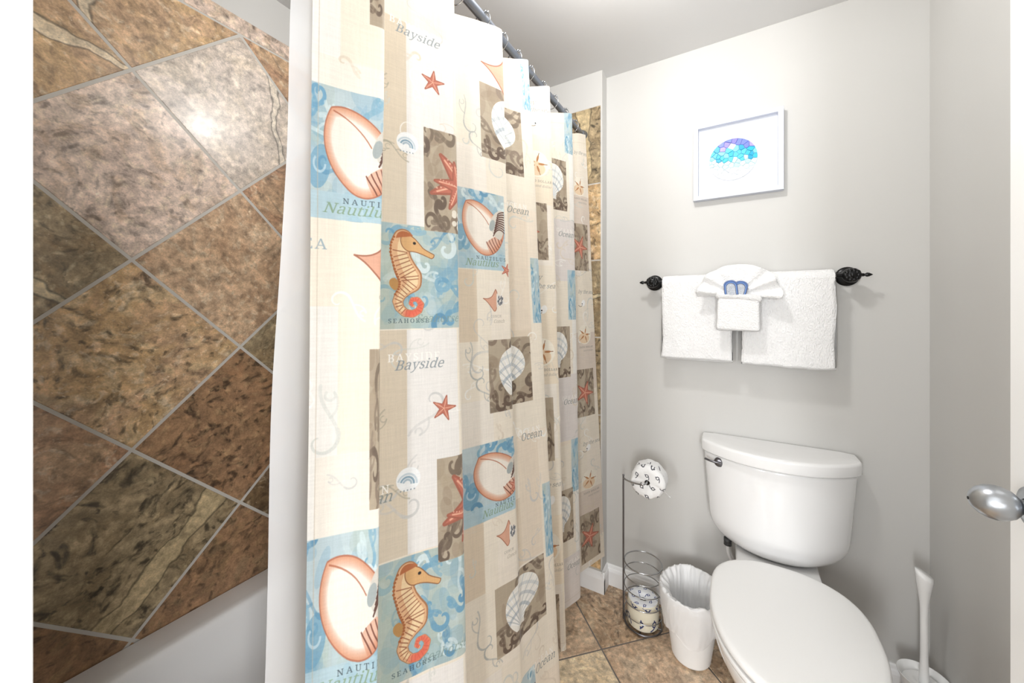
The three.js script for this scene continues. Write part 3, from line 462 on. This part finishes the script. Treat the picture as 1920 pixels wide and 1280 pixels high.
// ---------------------------------------------------------------- toilet
{
  const cx = .140, t = thing('toilet', 'white two-piece toilet with closed elongated lid against the back wall', 'toilet', [cx, 0, ZB]);
  // tank: D-shaped plan with a bowed front (local z = out of the wall)
  const dee = (w, ds, bow, y, n = 40, z0 = .012) => {
    const out = [], e = .012; out.push([-w + .004, y, z0], [-w, y, z0 + .004]);
    for (let i = 0; i <= n; i++) { const a = -1 + 2 * i / n, s = Math.sign(a) * (1 - Math.pow(1 - Math.abs(a), 1.25)); const x = w * s, k = 1 - Math.abs(s) ** 2.3; out.push([x, y, ds - e * Math.pow(Math.abs(s), 30) + bow * k]); }
    out.push([w, y, z0 + .004], [w - .004, y, z0]); for (let i = 1; i < 8; i++) out.push([w - .004 - (2 * w - .008) * i / 8, y, z0]);
    return out;
  };
  const tr = [], y0 = .400, y1 = .745;
  for (let i = 0; i <= 26; i++) { const v = i / 26, vv = v * v * .4 + v * .6, y = lerp(y0, y1, vv), c = Math.min(1, vv / .32), f = Math.pow(1 - Math.pow(1 - c, 2.4), .55); const w = (.62 + .38 * f) * lerp(.205, .232, vv), dp = lerp(.75, 1, Math.pow(Math.min(1, vv / .22), .5)); tr.push(dee(w, .088 * dp, .094 * dp, y)); }
  mesh('tank', loft(tr), porcelain, t);
  const lidR = [[.232, .084, .10, .741], [.239, .09, .106, .741], [.242, .092, .108, .746], [.242, .092, .108, .776], [.2405, .0905, .1065, .783], [.236, .086, .102, .787], [.20, .07, .08, .789]].map(([w, d, b, y]) => dee(w, d, b, y, 40, .006));
  mesh('tank_lid', loft(lidR), porcelain, t);
  // flush lever on the left of the front
  const lv = mesh('flush_lever', merge([lathe([[0, .012], [.009, .012], [.0165, .008], [.0175, 0]], 28).rotateX(Math.PI / 2).translate(-.178, .716, .126), tube([[-.172, .717, .140], [-.19, .7185, .1425], [-.21, .720, .139], [-.226, .7215, .131]], .0042, 20)]), darkSteel, t); lv.userData.label = 'small chrome lever';
  // bowl
  const egg = (w, zb, zc, zf, y, pw = 2.3, n = 64) => { const o = []; for (let i = 0; i < n; i++) { const a = -i / n * 2 * Math.PI, s = Math.sin(a), c = Math.cos(a), k = c > 0 ? 2 / 2.05 : 2 / pw; o.push([w * Math.sign(s) * Math.abs(s) ** (c > 0 ? 1 : 2 / 2.25), y, zc + (c > 0 ? (zf - zc) : (zc - zb)) * Math.sign(c) * Math.abs(c) ** k]); } return o; };
  const B = [[.105, .10, .33, .56, 0], [.106, .10, .33, .562, .012], [.10, .11, .33, .555, .03], [.092, .13, .34, .55, .10], [.098, .15, .37, .58, .17], [.125, .17, .40, .64, .25], [.165, .19, .44, .71, .31], [.186, .21, .45, .735, .36], [.190, .215, .45, .742, .388], [.188, .217, .45, .740, .402]].map(([w, a, b, c, y]) => egg(w, a, b, c, y, 2.6));
  mesh('bowl', loft(B), porcelain, t);
  const deck = []; const dk = (w, zb, zf, r, y) => { const o = [], n = 8; [[w - r, zf - r, 0], [-w + r, zf - r, 1], [-w + r, zb + r, 2], [w - r, zb + r, 3]].forEach(([px, pz, q]) => { for (let i = 0; i <= n; i++) { const a = (q + i / n) * Math.PI / 2; o.push([px + r * Math.cos(a), y, pz + r * Math.sin(a)]); } }); return o.reverse(); };
  mesh('rear_deck', loft([dk(.09, .03, .25, .03, .20), dk(.11, .025, .27, .03, .32), dk(.122, .02, .29, .035, .36), dk(.124, .02, .295, .035, .388), dk(.118, .026, .288, .03, .396)]), porcelain, t);
  mesh('tank_gasket', rbox(.10, .016, .06, .006).translate(0, .398, .09), std(0x2a2a2a, .8), t);
  // seat and lid
  const st = [[.180, .24, .46, .74, .402], [.182, .238, .46, .742, .406], [.194, .23, .46, .755, .4065], [.1955, .23, .46, .7565, .411], [.1955, .23, .46, .7565, .418], [.192, .233, .46, .752, .4225]].map(([w, a, b, c, y]) => egg(w, a, b, c, y, 3.0));
  mesh('seat', loft(st), plasticWhite, t);
  const ld = [[.180, .246, .46, .738, .423], [.183, .243, .46, .741, .428], [.1935, .236, .46, .7535, .429], [.1955, .235, .46, .7555, .433], [.1945, .236, .46, .7545, .441], [.190, .240, .46, .749, .4455], [.182, .247, .46, .739, .4475], [.15, .27, .46, .70, .4490], [.08, .36, .47, .58, .4500]].map(([w, a, b, c, y]) => egg(w, a, b, c, y, 3.0));
  mesh('lid', loft(ld), plasticWhite, t);
  for (const s of [-1, 1]) mesh('hinge', rbox(.04, .014, .026, .006).translate(s * .07, .430, .247), plasticWhite, t);
  for (const s of [-1, 1]) mesh('bolt_cap', lathe([[.016, 0], [.016, .012], [.01, .022], [0, .024]], 20).translate(s * .118, .0, .30), plasticWhite, t);
  const fix = mesh('fill_valve_nut', lathe([[.010, 0], [.014, .002], [.014, .01], [.011, .012], [.014, .016], [.014, .028], [0, .028]], 10).translate(-.150, .384, .085), std(0x3a3a3a, .5), t);
}
{
  const v = thing('water_supply', 'braided water hose and stop valve on the wall below the toilet tank', 'valve', [.02, .17, ZB]);
  mesh('escutcheon', lathe([[.008, .012], [.02, .008], [.028, 0]], 24).rotateX(Math.PI / 2), chrome, v);
  mesh('valve_body', merge([new THREE.CylinderGeometry(.008, .008, .05, 14).rotateX(Math.PI / 2).translate(0, 0, .03), new THREE.CylinderGeometry(.011, .011, .035, 14).translate(0, .008, .05)]), chrome, v);
  mesh('handle', rbox(.03, .016, .012, .004).translate(0, -.002, .072), chrome, v);
  mesh('hose', tube([[0, .026, .05], [.0, .08, .05], [-.012, .13, .06], [-.028, .18, .075], [-.030, .216, .085]], .006, 40), plasticWhite, v);
}
// ---------------------------------------------------------------- waste basket with bag
{
  const b = thing('waste_basket', 'small white waste basket with a plastic bag folded over the rim, beside the toilet', 'waste basket', [-.128, 0, -1.535]); b.scale.y = .89;
  mesh('bin', lathe([[0, .004], [.055, .004], [.062, .006], [.067, .014], [.098, .262], [.102, .264], [.102, .268], [.096, .268], [.064, .016], [0, .012]], 48), plasticWhite, b);
  const n = noise2(61), bag = phys(0xf7f7f7, .42, { transmission: .18, thickness: 0, side: THREE.DoubleSide });
  // bag: from inside bottom up the inner wall, over the rim, down the outside
  const prof = [[.03, .05], [.058, .08], [.070, .15], [.080, .21], [.090, .262], [.0985, .279], [.1065, .277], [.1085, .262], [.1045, .22], [.0995, .18], [.0945, .145], [.0925, .132]];
  const g = gridGeo(120, 44, (u, v) => {
    const k = v * (prof.length - 1), i = Math.min(Math.floor(k), prof.length - 2), f = k - i; let r = lerp(prof[i][0], prof[i + 1][0], f), y = lerp(prof[i][1], prof[i + 1][1], f); const a = u * Math.PI * 2, un = Math.cos(a), vn = Math.sin(a);
    const w = n.fbm(un * 3 + 9, vn * 3 + v * 4 + 20, 4) - .5, w2 = Math.abs(n.fbm(un * 6 + 3, vn * 6 + v * 5, 3) - .5), inside = 1 - smooth(.36, .46, v), out = smooth(.5, .65, v);
    r += inside * (-.016 * w2 * 2 + .012 * w - .004) + out * (-.002 * smooth(.8, 1, v) + .0005 + .010 * w2 + .008 * Math.max(0, w));
    const puff = smooth(.30, .42, v) * (1 - smooth(.52, .66, v)); y += puff * (.020 * Math.max(0, -vn) + .016 * w2 * 2 + .006); r += puff * (.004 + .008 * w);
    y += smooth(.8, 1, v) * (.07 * (n(un * 2 + 4, vn * 2 + 4) - .75) + .02 * vn);
    return [r * Math.cos(a), y, r * Math.sin(a)];
  }, true);
  mesh('bag', g, bag, b);
}
// ---------------------------------------------------------------- toilet paper stand
function rollPrint(seed, ink, bg, glyphs, w = 512, h = 256) {
  const cv = document.createElement('canvas'); cv.width = w; cv.height = h; const c = cv.getContext('2d'), r = rng(seed); c.fillStyle = bg; c.fillRect(0, 0, w, h); c.strokeStyle = ink; c.lineCap = 'round';
  for (let j = 0; j < glyphs[1]; j++) for (let i = 0; i < glyphs[0]; i++) {
    c.save(); c.translate((i + .5 + (j % 2) * .5) * w / glyphs[0] % w, (j + .5) * h / glyphs[1]); c.rotate((r() - .5) * 2.4 + (j % 2) * 3); const s = h / glyphs[1] * .24; c.lineWidth = s * .3;
    c.beginPath(); c.arc(0, s * .35, s * .55, 0, 6.3); c.stroke(); c.beginPath(); c.moveTo(-s * .5, s * .6); c.quadraticCurveTo(-s * .75, -s * .4, -s * .35, -s * 1.3); c.stroke(); c.beginPath(); c.moveTo(s * .3, s * .8); c.lineTo(s * .7, s * .9); c.stroke(); c.restore();
  }
  const t = new THREE.CanvasTexture(cv); t.colorSpace = THREE.SRGBColorSpace; t.wrapS = t.wrapT = THREE.RepeatWrapping; return t;
}
{
  const bx = -.312, bz = -1.59, R = .0735, s = thing('paper_stand', 'slim chrome toilet paper stand with wire rings, left of the waste basket', 'paper holder', [bx, 0, bz]);
  const ringPts = (y, r = R) => { const o = []; for (let i = 0; i < 40; i++) { const a = i / 40 * Math.PI * 2; o.push([r * Math.cos(a), y, r * Math.sin(a) * .98]); } return o; };
  const pa = 2.95, px = R * Math.cos(pa), pz = R * Math.sin(pa);
  for (const [y, rr] of [[.012, .0036], [.055, .0019], [.105, .0022], [.158, .0019], [.208, .0019], [.256, .0026]]) mesh('ring', tube(ringPts(y), rr, 90, 8, true), y === .012 ? darkSteel : chrome, s);
  mesh('pole', new THREE.CylinderGeometry(.0034, .0034, .60, 12).translate(px - .004, .302, pz), darkSteel, s);
  mesh('pole_cap', new THREE.SphereGeometry(.0046, 12, 8).translate(px - .004, .604, pz), darkSteel, s);
  mesh('side_wire', new THREE.CylinderGeometry(.0026, .0026, .25, 10).translate(R + .001, .132, .004), chrome, s);
  for (const a of [0, Math.PI / 2]) mesh('base_wire', new THREE.CylinderGeometry(.0024, .0024, R * 2, 8).rotateZ(Math.PI / 2).rotateY(a).translate(0, .008, 0), darkSteel, s);
  mesh('arm', tube([[px - .004, .592, pz], [px + .02, .599, pz + .03], [px + .06, .611, pz + .066], [px + .088, .618, pz + .078], [px + .099, .620, pz + .068], [px + .100, .620, pz + .03], [px + .100, .620, pz - .045]], .0034, 60), chrome, s);
  // hanging wrapped roll
  const hp = rollPrint(3, '#4a4b52', '#f0f0f0', [4, 4], 512, 512);
  const r = thing('paper_roll', 'wrapped toilet roll with grey squiggle print hanging on the arm of the stand', 'toilet roll', [bx + px + .100, .620, bz + pz + .005], 0, 'wrapped toilet rolls');
  const n = noise2(71), RR = .066, L = .092;
  const prof = [[.009, L / 2 - .012], [.011, L / 2 - .003], [.045, L / 2 + .001], [.058, L / 2 - .002], [RR, L / 2 - .012], [RR + .001, 0], [RR, -L / 2 + .012], [.058, -L / 2 + .001], [.011, -L / 2 + .002], [.009, -L / 2 + .012]];
  const rg = gridGeo(72, 36, (u, v) => { const k = v * (prof.length - 1), i = Math.min(Math.floor(k), prof.length - 2), f = k - i, a = u * 6.28318; let q = lerp(prof[i][0], prof[i + 1][0], f), z = lerp(prof[i][1], prof[i + 1][1], f); const w = n.fbm(Math.cos(a) * 3 + 5, Math.sin(a) * 3 + v * 3 + 7, 3) - .5; q += .009 * w * smooth(.03, .07, q); z += .008 * w * (z > 0 ? 1 : -1) * smooth(.02, .04, q); const y = q * Math.sin(a) - .005, x = q * Math.cos(a); return [x, y, z, .5 + x / .16, v < .5 ? .5 + y / .16 : .5 + z / .16 + v]; }, true);
  mesh('wrapped_paper', rg, std(0xffffff, .8, { map: hp, side: THREE.DoubleSide }), r);
  mesh('core', new THREE.CylinderGeometry(.009, .009, L - .012, 24, 1, true).rotateX(Math.PI / 2).translate(0, -.005, 0), std(0x6b6258, .9, { side: THREE.DoubleSide }), r);
  const fl = gridGeo(10, 6, (u, v) => [.057 + .026 * u + .002 * Math.sin(v * 5), -.034 - .010 * v * (1 - u) - .012 * u + .018 * (1 - u) * (1 - v), .036 - .03 * v * (1 - u * .6) + .004 * Math.sin(u * 4), .1 + u * .1, .1 + v * .1]);
  mesh('loose_flap', fl, std(0xf4f4f4, .8, { side: THREE.DoubleSide }), r);
  // roll standing in the rings
  const r2 = thing('paper_roll', 'wrapped toilet roll with blue squiggle print standing inside the wire rings', 'toilet roll', [bx, .0125, bz], 0, 'wrapped toilet rolls');
  const sp = rollPrint(9, '#3b4470', '#ece6d2', [7, 3]), tp = rollPrint(12, '#3d4a82', '#f1f3f6', [4, 4], 256, 256);
  mesh('wrapper', lathe([[.02, 0], [.057, 0], [.0612, .006], [.0618, .05], [.0612, .094], [.057, .101]], 48), std(0xffffff, .75, { map: sp }), r2);
  const tg = gridGeo(48, 8, (u, v) => { const a = -u * 6.28318, q = lerp(.0575, .012, v), w = n.fbm(Math.cos(a) * 4 + 9, Math.sin(a) * 4 + v * 2, 3) - .5; return [q * Math.cos(a), .1005 + .004 * Math.sin(v * 3.1) + .004 * w * Math.sin(v * 3.14) - .012 * smooth(.8, 1, v), q * Math.sin(a), .5 + q * Math.cos(a) / .13, .5 + q * Math.sin(a) / .13]; }, true);
  mesh('wrapper_top', tg, std(0xffffff, .75, { map: tp, side: THREE.DoubleSide }), r2);
}
// ---------------------------------------------------------------- toilet brush
{
  const b = thing('toilet_brush', 'white toilet brush with flared handle in its holder in the corner', 'toilet brush', [.503, 0, -1.595]);
  const out = [[.045, 0], [.056, .002], [.058, .012], [.050, .05], [.046, .12], [.050, .165], [.058, .186], [.0595, .190], [.057, .191], [.050, .18], [.045, .165], [.041, .12], [.045, .03], [0, .03]];
  mesh('holder', lathe(out, 48), plasticWhite, b);
  mesh('drip_cover', lathe([[0, .170], [.012, .170], [.018, .176], [.030, .180], [.038, .176], [.046, .168]], 40), plasticWhite, b);
  mesh('bristle_head', lathe([[0, .04], [.028, .05], [.034, .09], [.03, .14], [.012, .16]], 24), std(0xe9e9e6, .95), b);
  const hr = [], N = 40; for (let i = 0; i <= 24; i++) { const v = i / 24, y = lerp(.15, .503, v), r = .0088 + .0035 * (1 - smooth(0, .3, v)) + .0105 * Math.pow(smooth(.62, 1, v), 1.6); const ring = []; for (let k = 0; k < N; k++) { const a = -k / N * 6.28318; ring.push([r * Math.cos(a), y - smooth(.75, 1, v) * .55 * r * Math.cos(a - .1) * (i === 24 ? 1 : v), r * Math.sin(a)]); } hr.push(ring); }
  mesh('handle', loft(hr), plasticWhite, b);
}
// ---------------------------------------------------------------- towel bar
const BARY = 1.418, BARZ = -1.69;
{
  const x0 = -.292, x1 = .358, t = thing('towel_bar', 'black iron towel bar with round ornamental ends on the back wall', 'towel bar', [0, BARY, BARZ]);
  mesh('bar', new THREE.CylinderGeometry(.0075, .0075, x1 - x0, 18).rotateZ(Math.PI / 2).translate((x0 + x1) / 2, 0, 0), iron, t);
  for (const [x, s] of [[x0, -1], [x1, 1]]) {
    mesh('wall_plate', lathe([[.034, 0], [.034, .004], [.026, .009], [.014, .012], [.0085, .016]], 32).rotateX(Math.PI / 2).translate(x, 0, ZB - BARZ), iron, t);
    mesh('post', new THREE.CylinderGeometry(.0085, .0085, BARZ - ZB - .014, 16).rotateX(Math.PI / 2).translate(x, 0, -.030), iron, t);
    const k = mesh('ball', new THREE.SphereGeometry(.0265, 32, 24).scale(1, .94, .8).translate(x, 0, 0), iron, t);
    for (let i = 0; i < 10; i++) { const a = i / 10 * 6.28318; mesh('petal', new THREE.SphereGeometry(.0075, 10, 8).scale(1, 1, .5).translate(x + .0165 * Math.cos(a), .0155 * Math.sin(a), .0155), iron, k); }
    mesh('petal', new THREE.SphereGeometry(.008, 12, 8).scale(1, 1, .6).translate(x, 0, .0205), iron, k);
    mesh('finial', lathe([[.006, 0], [.0055, .010], [.004, .013], [.0075, .018], [.0065, .024], [.0035, .029], [.001, .033], [0, .0335]], 20).rotateZ(-s * Math.PI / 2).translate(x + s * .021, 0, 0), iron, t);
  }
}
// towels draped over the bar: thick folded U section swept along the bar
function towel(name, label, x0, x1, front, back, seed, thick, layers) {
  const n = noise2(seed), y1 = BARY, zf = .031, zb = -.040, top = .0245;
  // closed outline (z,y) local to bar: outer front bottom -> up -> over -> outer back bottom -> inner back -> inner front
  const o = [], add = (z, y) => o.push([z, y]);
  const ft = zf - thick, bt = zb + thick;
  for (let i = 0; i <= 8; i++) { const a = -Math.PI / 2 + i / 8 * Math.PI / 2; add(zf - thick / 2 + thick / 2 * Math.cos(a), front + thick / 2 + thick / 2 * Math.sin(a)); }
  for (let i = 1; i <= 24; i++) add(zf - .002 * Math.sin(i / 24 * 3.1), lerp(front + thick / 2, -.012, i / 24));
  const cz = (zf + zb) / 2, rz = (zf - zb) / 2; for (let i = 1; i <= 16; i++) { const a = i / 16 * Math.PI; add(cz + rz * Math.cos(a), -.012 + (top + .012) * Math.sin(a)); }
  for (let i = 1; i <= 16; i++) add(zb, lerp(-.012, back + thick / 2, i / 16));
  for (let i = 1; i <= 8; i++) { const a = Math.PI + i / 8 * Math.PI; add(zb + thick / 2 + thick / 2 * Math.cos(a), back + thick / 2 + thick / 2 * Math.sin(a)); }
  for (let i = 1; i <= 12; i++) add(bt, lerp(back + thick / 2, -.02, i / 12));
  const ri = (ft - bt) / 2, ci = (ft + bt) / 2; for (let i = 1; i <= 10; i++) { const a = Math.PI - i / 10 * Math.PI; add(ci + ri * Math.cos(a), -.02 + (.011 + .02) * Math.sin(a)); }
  for (let i = 1; i <= 12; i++) add(ft, lerp(-.02, front + thick / 2, i / 12));
  const NX = 60, M = o.length;
  const rings = []; for (let j = 0; j <= NX; j++) {
    const s = j / NX, x = lerp(x0, x1, s), e = Math.min(s, 1 - s) * (x1 - x0), rd = 1 - Math.sqrt(clamp(e / .009)) ;
    rings.push(o.map(([z, y], k) => {
      const w = n.fbm(x * 16 + 3, y * 12 + 9, 3) - .5, w2 = n.fbm(x * 50, y * 50 + 4, 2) - .5, outer = k <= 48;
      const zc = z > (zf + zb) / 2 ? zf - thick / 2 : zb + thick / 2; let zz = lerp(z, Math.abs(y) < .03 && y > -.02 ? z : zc, rd * .8);
      const low = clamp(-y / .33); zz += outer ? .007 * w * low + .0024 * w2 : 0; const yy = y + (y > -.012 ? -.004 * rd + .004 * w : 0) + (y < front + .03 ? .010 * w : 0);
      return [x + .008 * (n(y * 9, j > NX / 2 ? 3 : 8) - .5) * clamp(-y / .1), yy, zz];
    }));
  }
  const idx = [], pos = [], uv = []; rings.forEach((r, j) => r.forEach((p, k) => { pos.push(...p); uv.push(p[0] / .1, k / M * 7); }));
  for (let j = 0; j < NX; j++) for (let k = 0; k < M; k++) { const a = j * M + k, b = j * M + (k + 1) % M, c = a + M, d = b + M; idx.push(a, c, d, a, d, b); }
  for (const [j, f] of [[0, 0], [NX, 1]]) for (let k = 0; k < M / 2 - 1; k++) { const a = j * M + k, b = j * M + k + 1, c = j * M + (M - 1 - k), d = j * M + (M - 2 - k); f ? idx.push(a, b, d, a, d, c) : idx.push(a, d, b, a, c, d); }
  const g = new THREE.BufferGeometry(); g.setAttribute('position', new THREE.Float32BufferAttribute(pos, 3)); g.setAttribute('uv', new THREE.Float32BufferAttribute(uv, 2)); g.setIndex(idx); g.computeVertexNormals();
  const t = thing(name, label, 'towel', [0, BARY, BARZ], 0, 'bath towels on the bar'); mesh('terry_cloth', g, terry(.5), t);
  if (layers) { // inner fold layer showing below the hem
    const lg = rbox(x1 - x0 - .014, .10, .010, .005, 4); const p = lg.attributes.position; for (let i = 0; i < p.count; i++) p.setZ(i, p.getZ(i) + .003 * (n(p.getX(i) * 20, p.getY(i) * 20) - .5)); lg.computeVertexNormals();
    mesh('inner_fold', lg.translate((x0 + x1) / 2 + .008, front + .045, zf - thick - .004), terry(.5), t);
  }
  return t;
}
towel('bath_towel', 'white bath towel over the left half of the black bar', -.250, .006, -.322, -.29, 81, .019, true);
towel('bath_towel', 'larger white bath towel over the right half of the black bar', .036, .312, -.330, -.30, 82, .021, false);
// washcloth folded into a fan with a pocket
{
  const w = thing('washcloth_fan', 'white washcloth folded into a pleated fan with pocket between the two bath towels', 'washcloth', [.022, 1.358, -1.635]);
  const n = noise2(91), tm = terry(.6);
  const fan = (off) => (u, v) => {
    const a = lerp(-.16, Math.PI + .06, u), r = v, side = Math.abs(Math.cos(a)) ** 1.2;
    const R = (.121 + .008 * Math.cos(a * 2) - .004 * Math.sin(a)) * (1 + .03 * Math.sin(u * 34) * side), ple = Math.sin(u * 2 * Math.PI * 6.5 + .6) * (.12 + .88 * side * side) * .014 * r;
    const x = R * r * Math.cos(a) * 1.02, y = R * r * Math.sin(a) - .004 * (1 - r), z = .006 + .016 * r * Math.sin(a) * (1 - r) + ple + .004 * (n.fbm(x * 40 + 8, y * 40 + 8, 2) - .5) + .018 * r * side + off;
    return [x, y, z, x * 8, y * 8];
  };
  const f1 = gridGeo(140, 24, fan(.005)), f2 = gridGeo(140, 24, fan(-.004));
  const rim = gridGeo(140, 3, (u, v) => { const a = fan(.005)(u, 1), b = fan(-.004)(u, 1), k = Math.sin(v * Math.PI) * .003; return [lerp(a[0], b[0], v) * (1 + k * 8), lerp(a[1], b[1], v) + k, lerp(a[2], b[2], v), a[3], a[4]]; });
  const em = (u0) => gridGeo(24, 2, (u, v) => { const a = fan(.005)(u0, u), b = fan(-.004)(u0, u); return [lerp(a[0], b[0], v), lerp(a[1], b[1], v), lerp(a[2], b[2], v), u, v]; });
  tm.side = THREE.DoubleSide;
  mesh('fan', merge([f1, f2, rim, em(0), em(1)]), tm, w);
  // pocket, soft folded slab with a rolled cuff
  const pg = new RoundedBoxGeometry(.142, .128, .024, 10, .011), pp = pg.attributes.position;
  for (let i = 0; i < pp.count; i++) { const x = pp.getX(i), y = pp.getY(i), z = pp.getZ(i), q = n.fbm(x * 22 + 4, y * 22 + 2, 3) - .5; pp.setXYZ(i, x * (1 - .10 * Math.max(0, y) / .064 * .6) + .004 * (n(y * 30, 5) - .5), y + .003 * q - .05 * x * 0, z + .012 * q + .006 * Math.cos(x * 20) * Math.cos(y * 18)); }
  pg.computeVertexNormals(); pg.rotateZ(-.02);
  mesh('pocket', pg.translate(.002, -.074, .022), tm, w);
  const cg = gridGeo(60, 20, (u, v) => { const a = -v * 6.28318, x = lerp(-.072, .076, u), e = Math.sqrt(clamp(Math.min(u, 1 - u) / .05)), q = n.fbm(u * 8, Math.cos(a) + 3, 2) - .5; return [x, (.0125 + .004 * q) * e * Math.sin(a) - .006 - .016 * u + .004 * Math.sin(u * 3), .030 + (.0105 + .004 * q) * e * Math.cos(a), u * 2, v]; }, true);
  mesh('cuff', cg, tm, w);
}
// two soap packets tucked into the pocket
{
  const cv = document.createElement('canvas'); cv.width = cv.height = 256; const c = cv.getContext('2d'); c.fillStyle = '#a4abb8'; c.fillRect(0, 0, 256, 256);
  const r = rng(5); for (let i = 0; i < 900; i++) { c.fillStyle = ['#8d93a0', '#eef0f2', '#a8a58e', '#6f7688'][i % 4]; c.fillRect(40 + r() * 176, 70 + r() * 186, 4, 4); }
  for (const [w, col, ww] of [[112, '#16346c', 46], [98, '#3f78c0', 14], [82, '#122246', 10], [124, '#3a6fb4', 8]]) { c.strokeStyle = col; c.lineWidth = ww; c.beginPath(); c.moveTo(128 - w, 300); c.lineTo(128 - w, 128); c.bezierCurveTo(128 - w, 128 - w * 1.25, 128 + w, 128 - w * 1.25, 128 + w, 128); c.lineTo(128 + w, 300); c.stroke(); }
  const t = new THREE.CanvasTexture(cv); t.colorSpace = THREE.SRGBColorSpace;
  const sh = new THREE.Shape(); sh.moveTo(-.0165, -.022); sh.lineTo(-.0165, .008); sh.bezierCurveTo(-.0165, .024, .0165, .024, .0165, .008); sh.lineTo(.0165, -.022);
  const g = new THREE.ExtrudeGeometry(sh, { depth: .004, bevelEnabled: true, bevelSize: .0012, bevelThickness: .0012, bevelSegments: 3, curveSegments: 16 }), p = g.attributes.position, uv = g.attributes.uv; for (let i = 0; i < p.count; i++) uv.setXY(i, .5 + p.getX(i) / .037, .52 + p.getY(i) / .045);
  const m = phys(0xffffff, .3, { map: t, clearcoat: .5 });
  [[.000, 1.382, -1.602, .10, 'blue and white wrapped soap packet on the left in the washcloth pocket'], [.031, 1.379, -1.606, -.22, 'blue and white wrapped soap packet on the right in the washcloth pocket']].forEach(([x, y, z, a, l]) => { const o = tag(mesh('soap_packet', g, m), l, 'soap', 'soap packets'); o.position.set(x, y, z); o.rotation.z = a; o.rotation.x = -.08; o.scale.set(1.25, 1.25, 1); });
}
// ---------------------------------------------------------------- framed sea glass picture
{
  const W = .306, H = .313, D = .030, fw = .0165, t = thing('picture_frame', 'white square shadow-box frame with a disc of purple and turquoise sea glass', 'picture', [.019, 1.911, ZB + .002]);
  const white = std(0xd2d7e4, .4), bar = (len, a) => { const s = new THREE.Shape([[-len / 2, 0], [len / 2, 0], [len / 2 - fw, fw], [-len / 2 + fw, fw]].map((q) => new THREE.Vector2(...q))); return new THREE.ExtrudeGeometry(s, { depth: D - .002, bevelEnabled: true, bevelSize: .0008, bevelThickness: .0012, bevelSegments: 2 }); };
  mesh('rail', bar(W).translate(0, -H / 2, 0), white, t); mesh('rail', bar(W).rotateZ(Math.PI).translate(0, H / 2, 0), white, t);
  mesh('stile', bar(H).rotateZ(Math.PI / 2).translate(W / 2, 0, 0), white, t); mesh('stile', bar(H).rotateZ(-Math.PI / 2).translate(-W / 2, 0, 0), white, t);
  const mat = mesh('backing_board', box(-W / 2 + .01, W / 2 - .01, -H / 2 + .01, H / 2 - .01, .004, .010), std(0xdfe3ec, .7), t);
  const R = .084, pts = [], r = rng(1234), cy = -.006, cxx = -.012;
  for (let k = 0; k < 4000 && pts.length < 92; k++) { const a = r() * 6.283, q = R * Math.sqrt(r()) * .96, x = q * Math.cos(a), y = q * Math.sin(a), md = y > .03 ? .0165 : y > -.01 ? .0125 : .0135; if (pts.every((p) => Math.hypot(p[0] - x, p[1] - y) > md)) pts.push([x, y]); }
  const cols = { p: ['#8d82d6', '#7f78d2', '#a498e2', '#6f7fd8'], b: ['#16b4dc', '#0fa3cf', '#4cc7e6', '#2fbbd9', '#7ad4e8'], g: ['#bfe9ee', '#cdeff0', '#b3e2ea', '#d6f1f2'], w: ['#eef3f6', '#e6eef3', '#f3f4fa', '#ebeef8'] }, mats = {};
  const gm = (c) => (mats[c] ||= phys(c, .35, { clearcoat: .25 }));
  pts.forEach((p, i) => {
    let poly = []; for (let k = 0; k < 28; k++) { const a = k / 28 * 6.28318; poly.push([R * Math.cos(a), R * Math.sin(a)]); }
    for (const q of pts) { if (q === p) continue; const mx = (p[0] + q[0]) / 2, my = (p[1] + q[1]) / 2, dx = q[0] - p[0], dy = q[1] - p[1], out = []; for (let a = 0; a < poly.length; a++) { const A = poly[a], B = poly[(a + 1) % poly.length], da = (A[0] - mx) * dx + (A[1] - my) * dy, db = (B[0] - mx) * dx + (B[1] - my) * dy; if (da <= 0) out.push(A); if ((da < 0 && db > 0) || (da > 0 && db < 0)) { const s = da / (da - db); out.push([lerp(A[0], B[0], s), lerp(A[1], B[1], s)]); } } poly = out; if (poly.length < 3) break; }
    poly = poly.filter((q, k) => Math.hypot(q[0] - poly[(k + 1) % poly.length][0], q[1] - poly[(k + 1) % poly.length][1]) > .0012);
    if (poly.length < 3) return; poly = insetPoly(poly, .0005); if (area(poly) < 1e-5) return;
    const lv = p[1] + .012 * (r() - .5) + p[0] * .1, set = lv > .045 ? cols.p : lv > .003 ? cols.b : lv > -.034 ? cols.g : cols.w;
    if (i === 7) return;
    mesh('glass_piece', slab(poly, .0035 + .0015 * r(), .0008, (a, b) => [a, b], (a, b, h) => [cxx + a, cy + b, .010 + h]), gm(set[i % set.length]), mat);
  });
}
renderer.render(scene, camera);
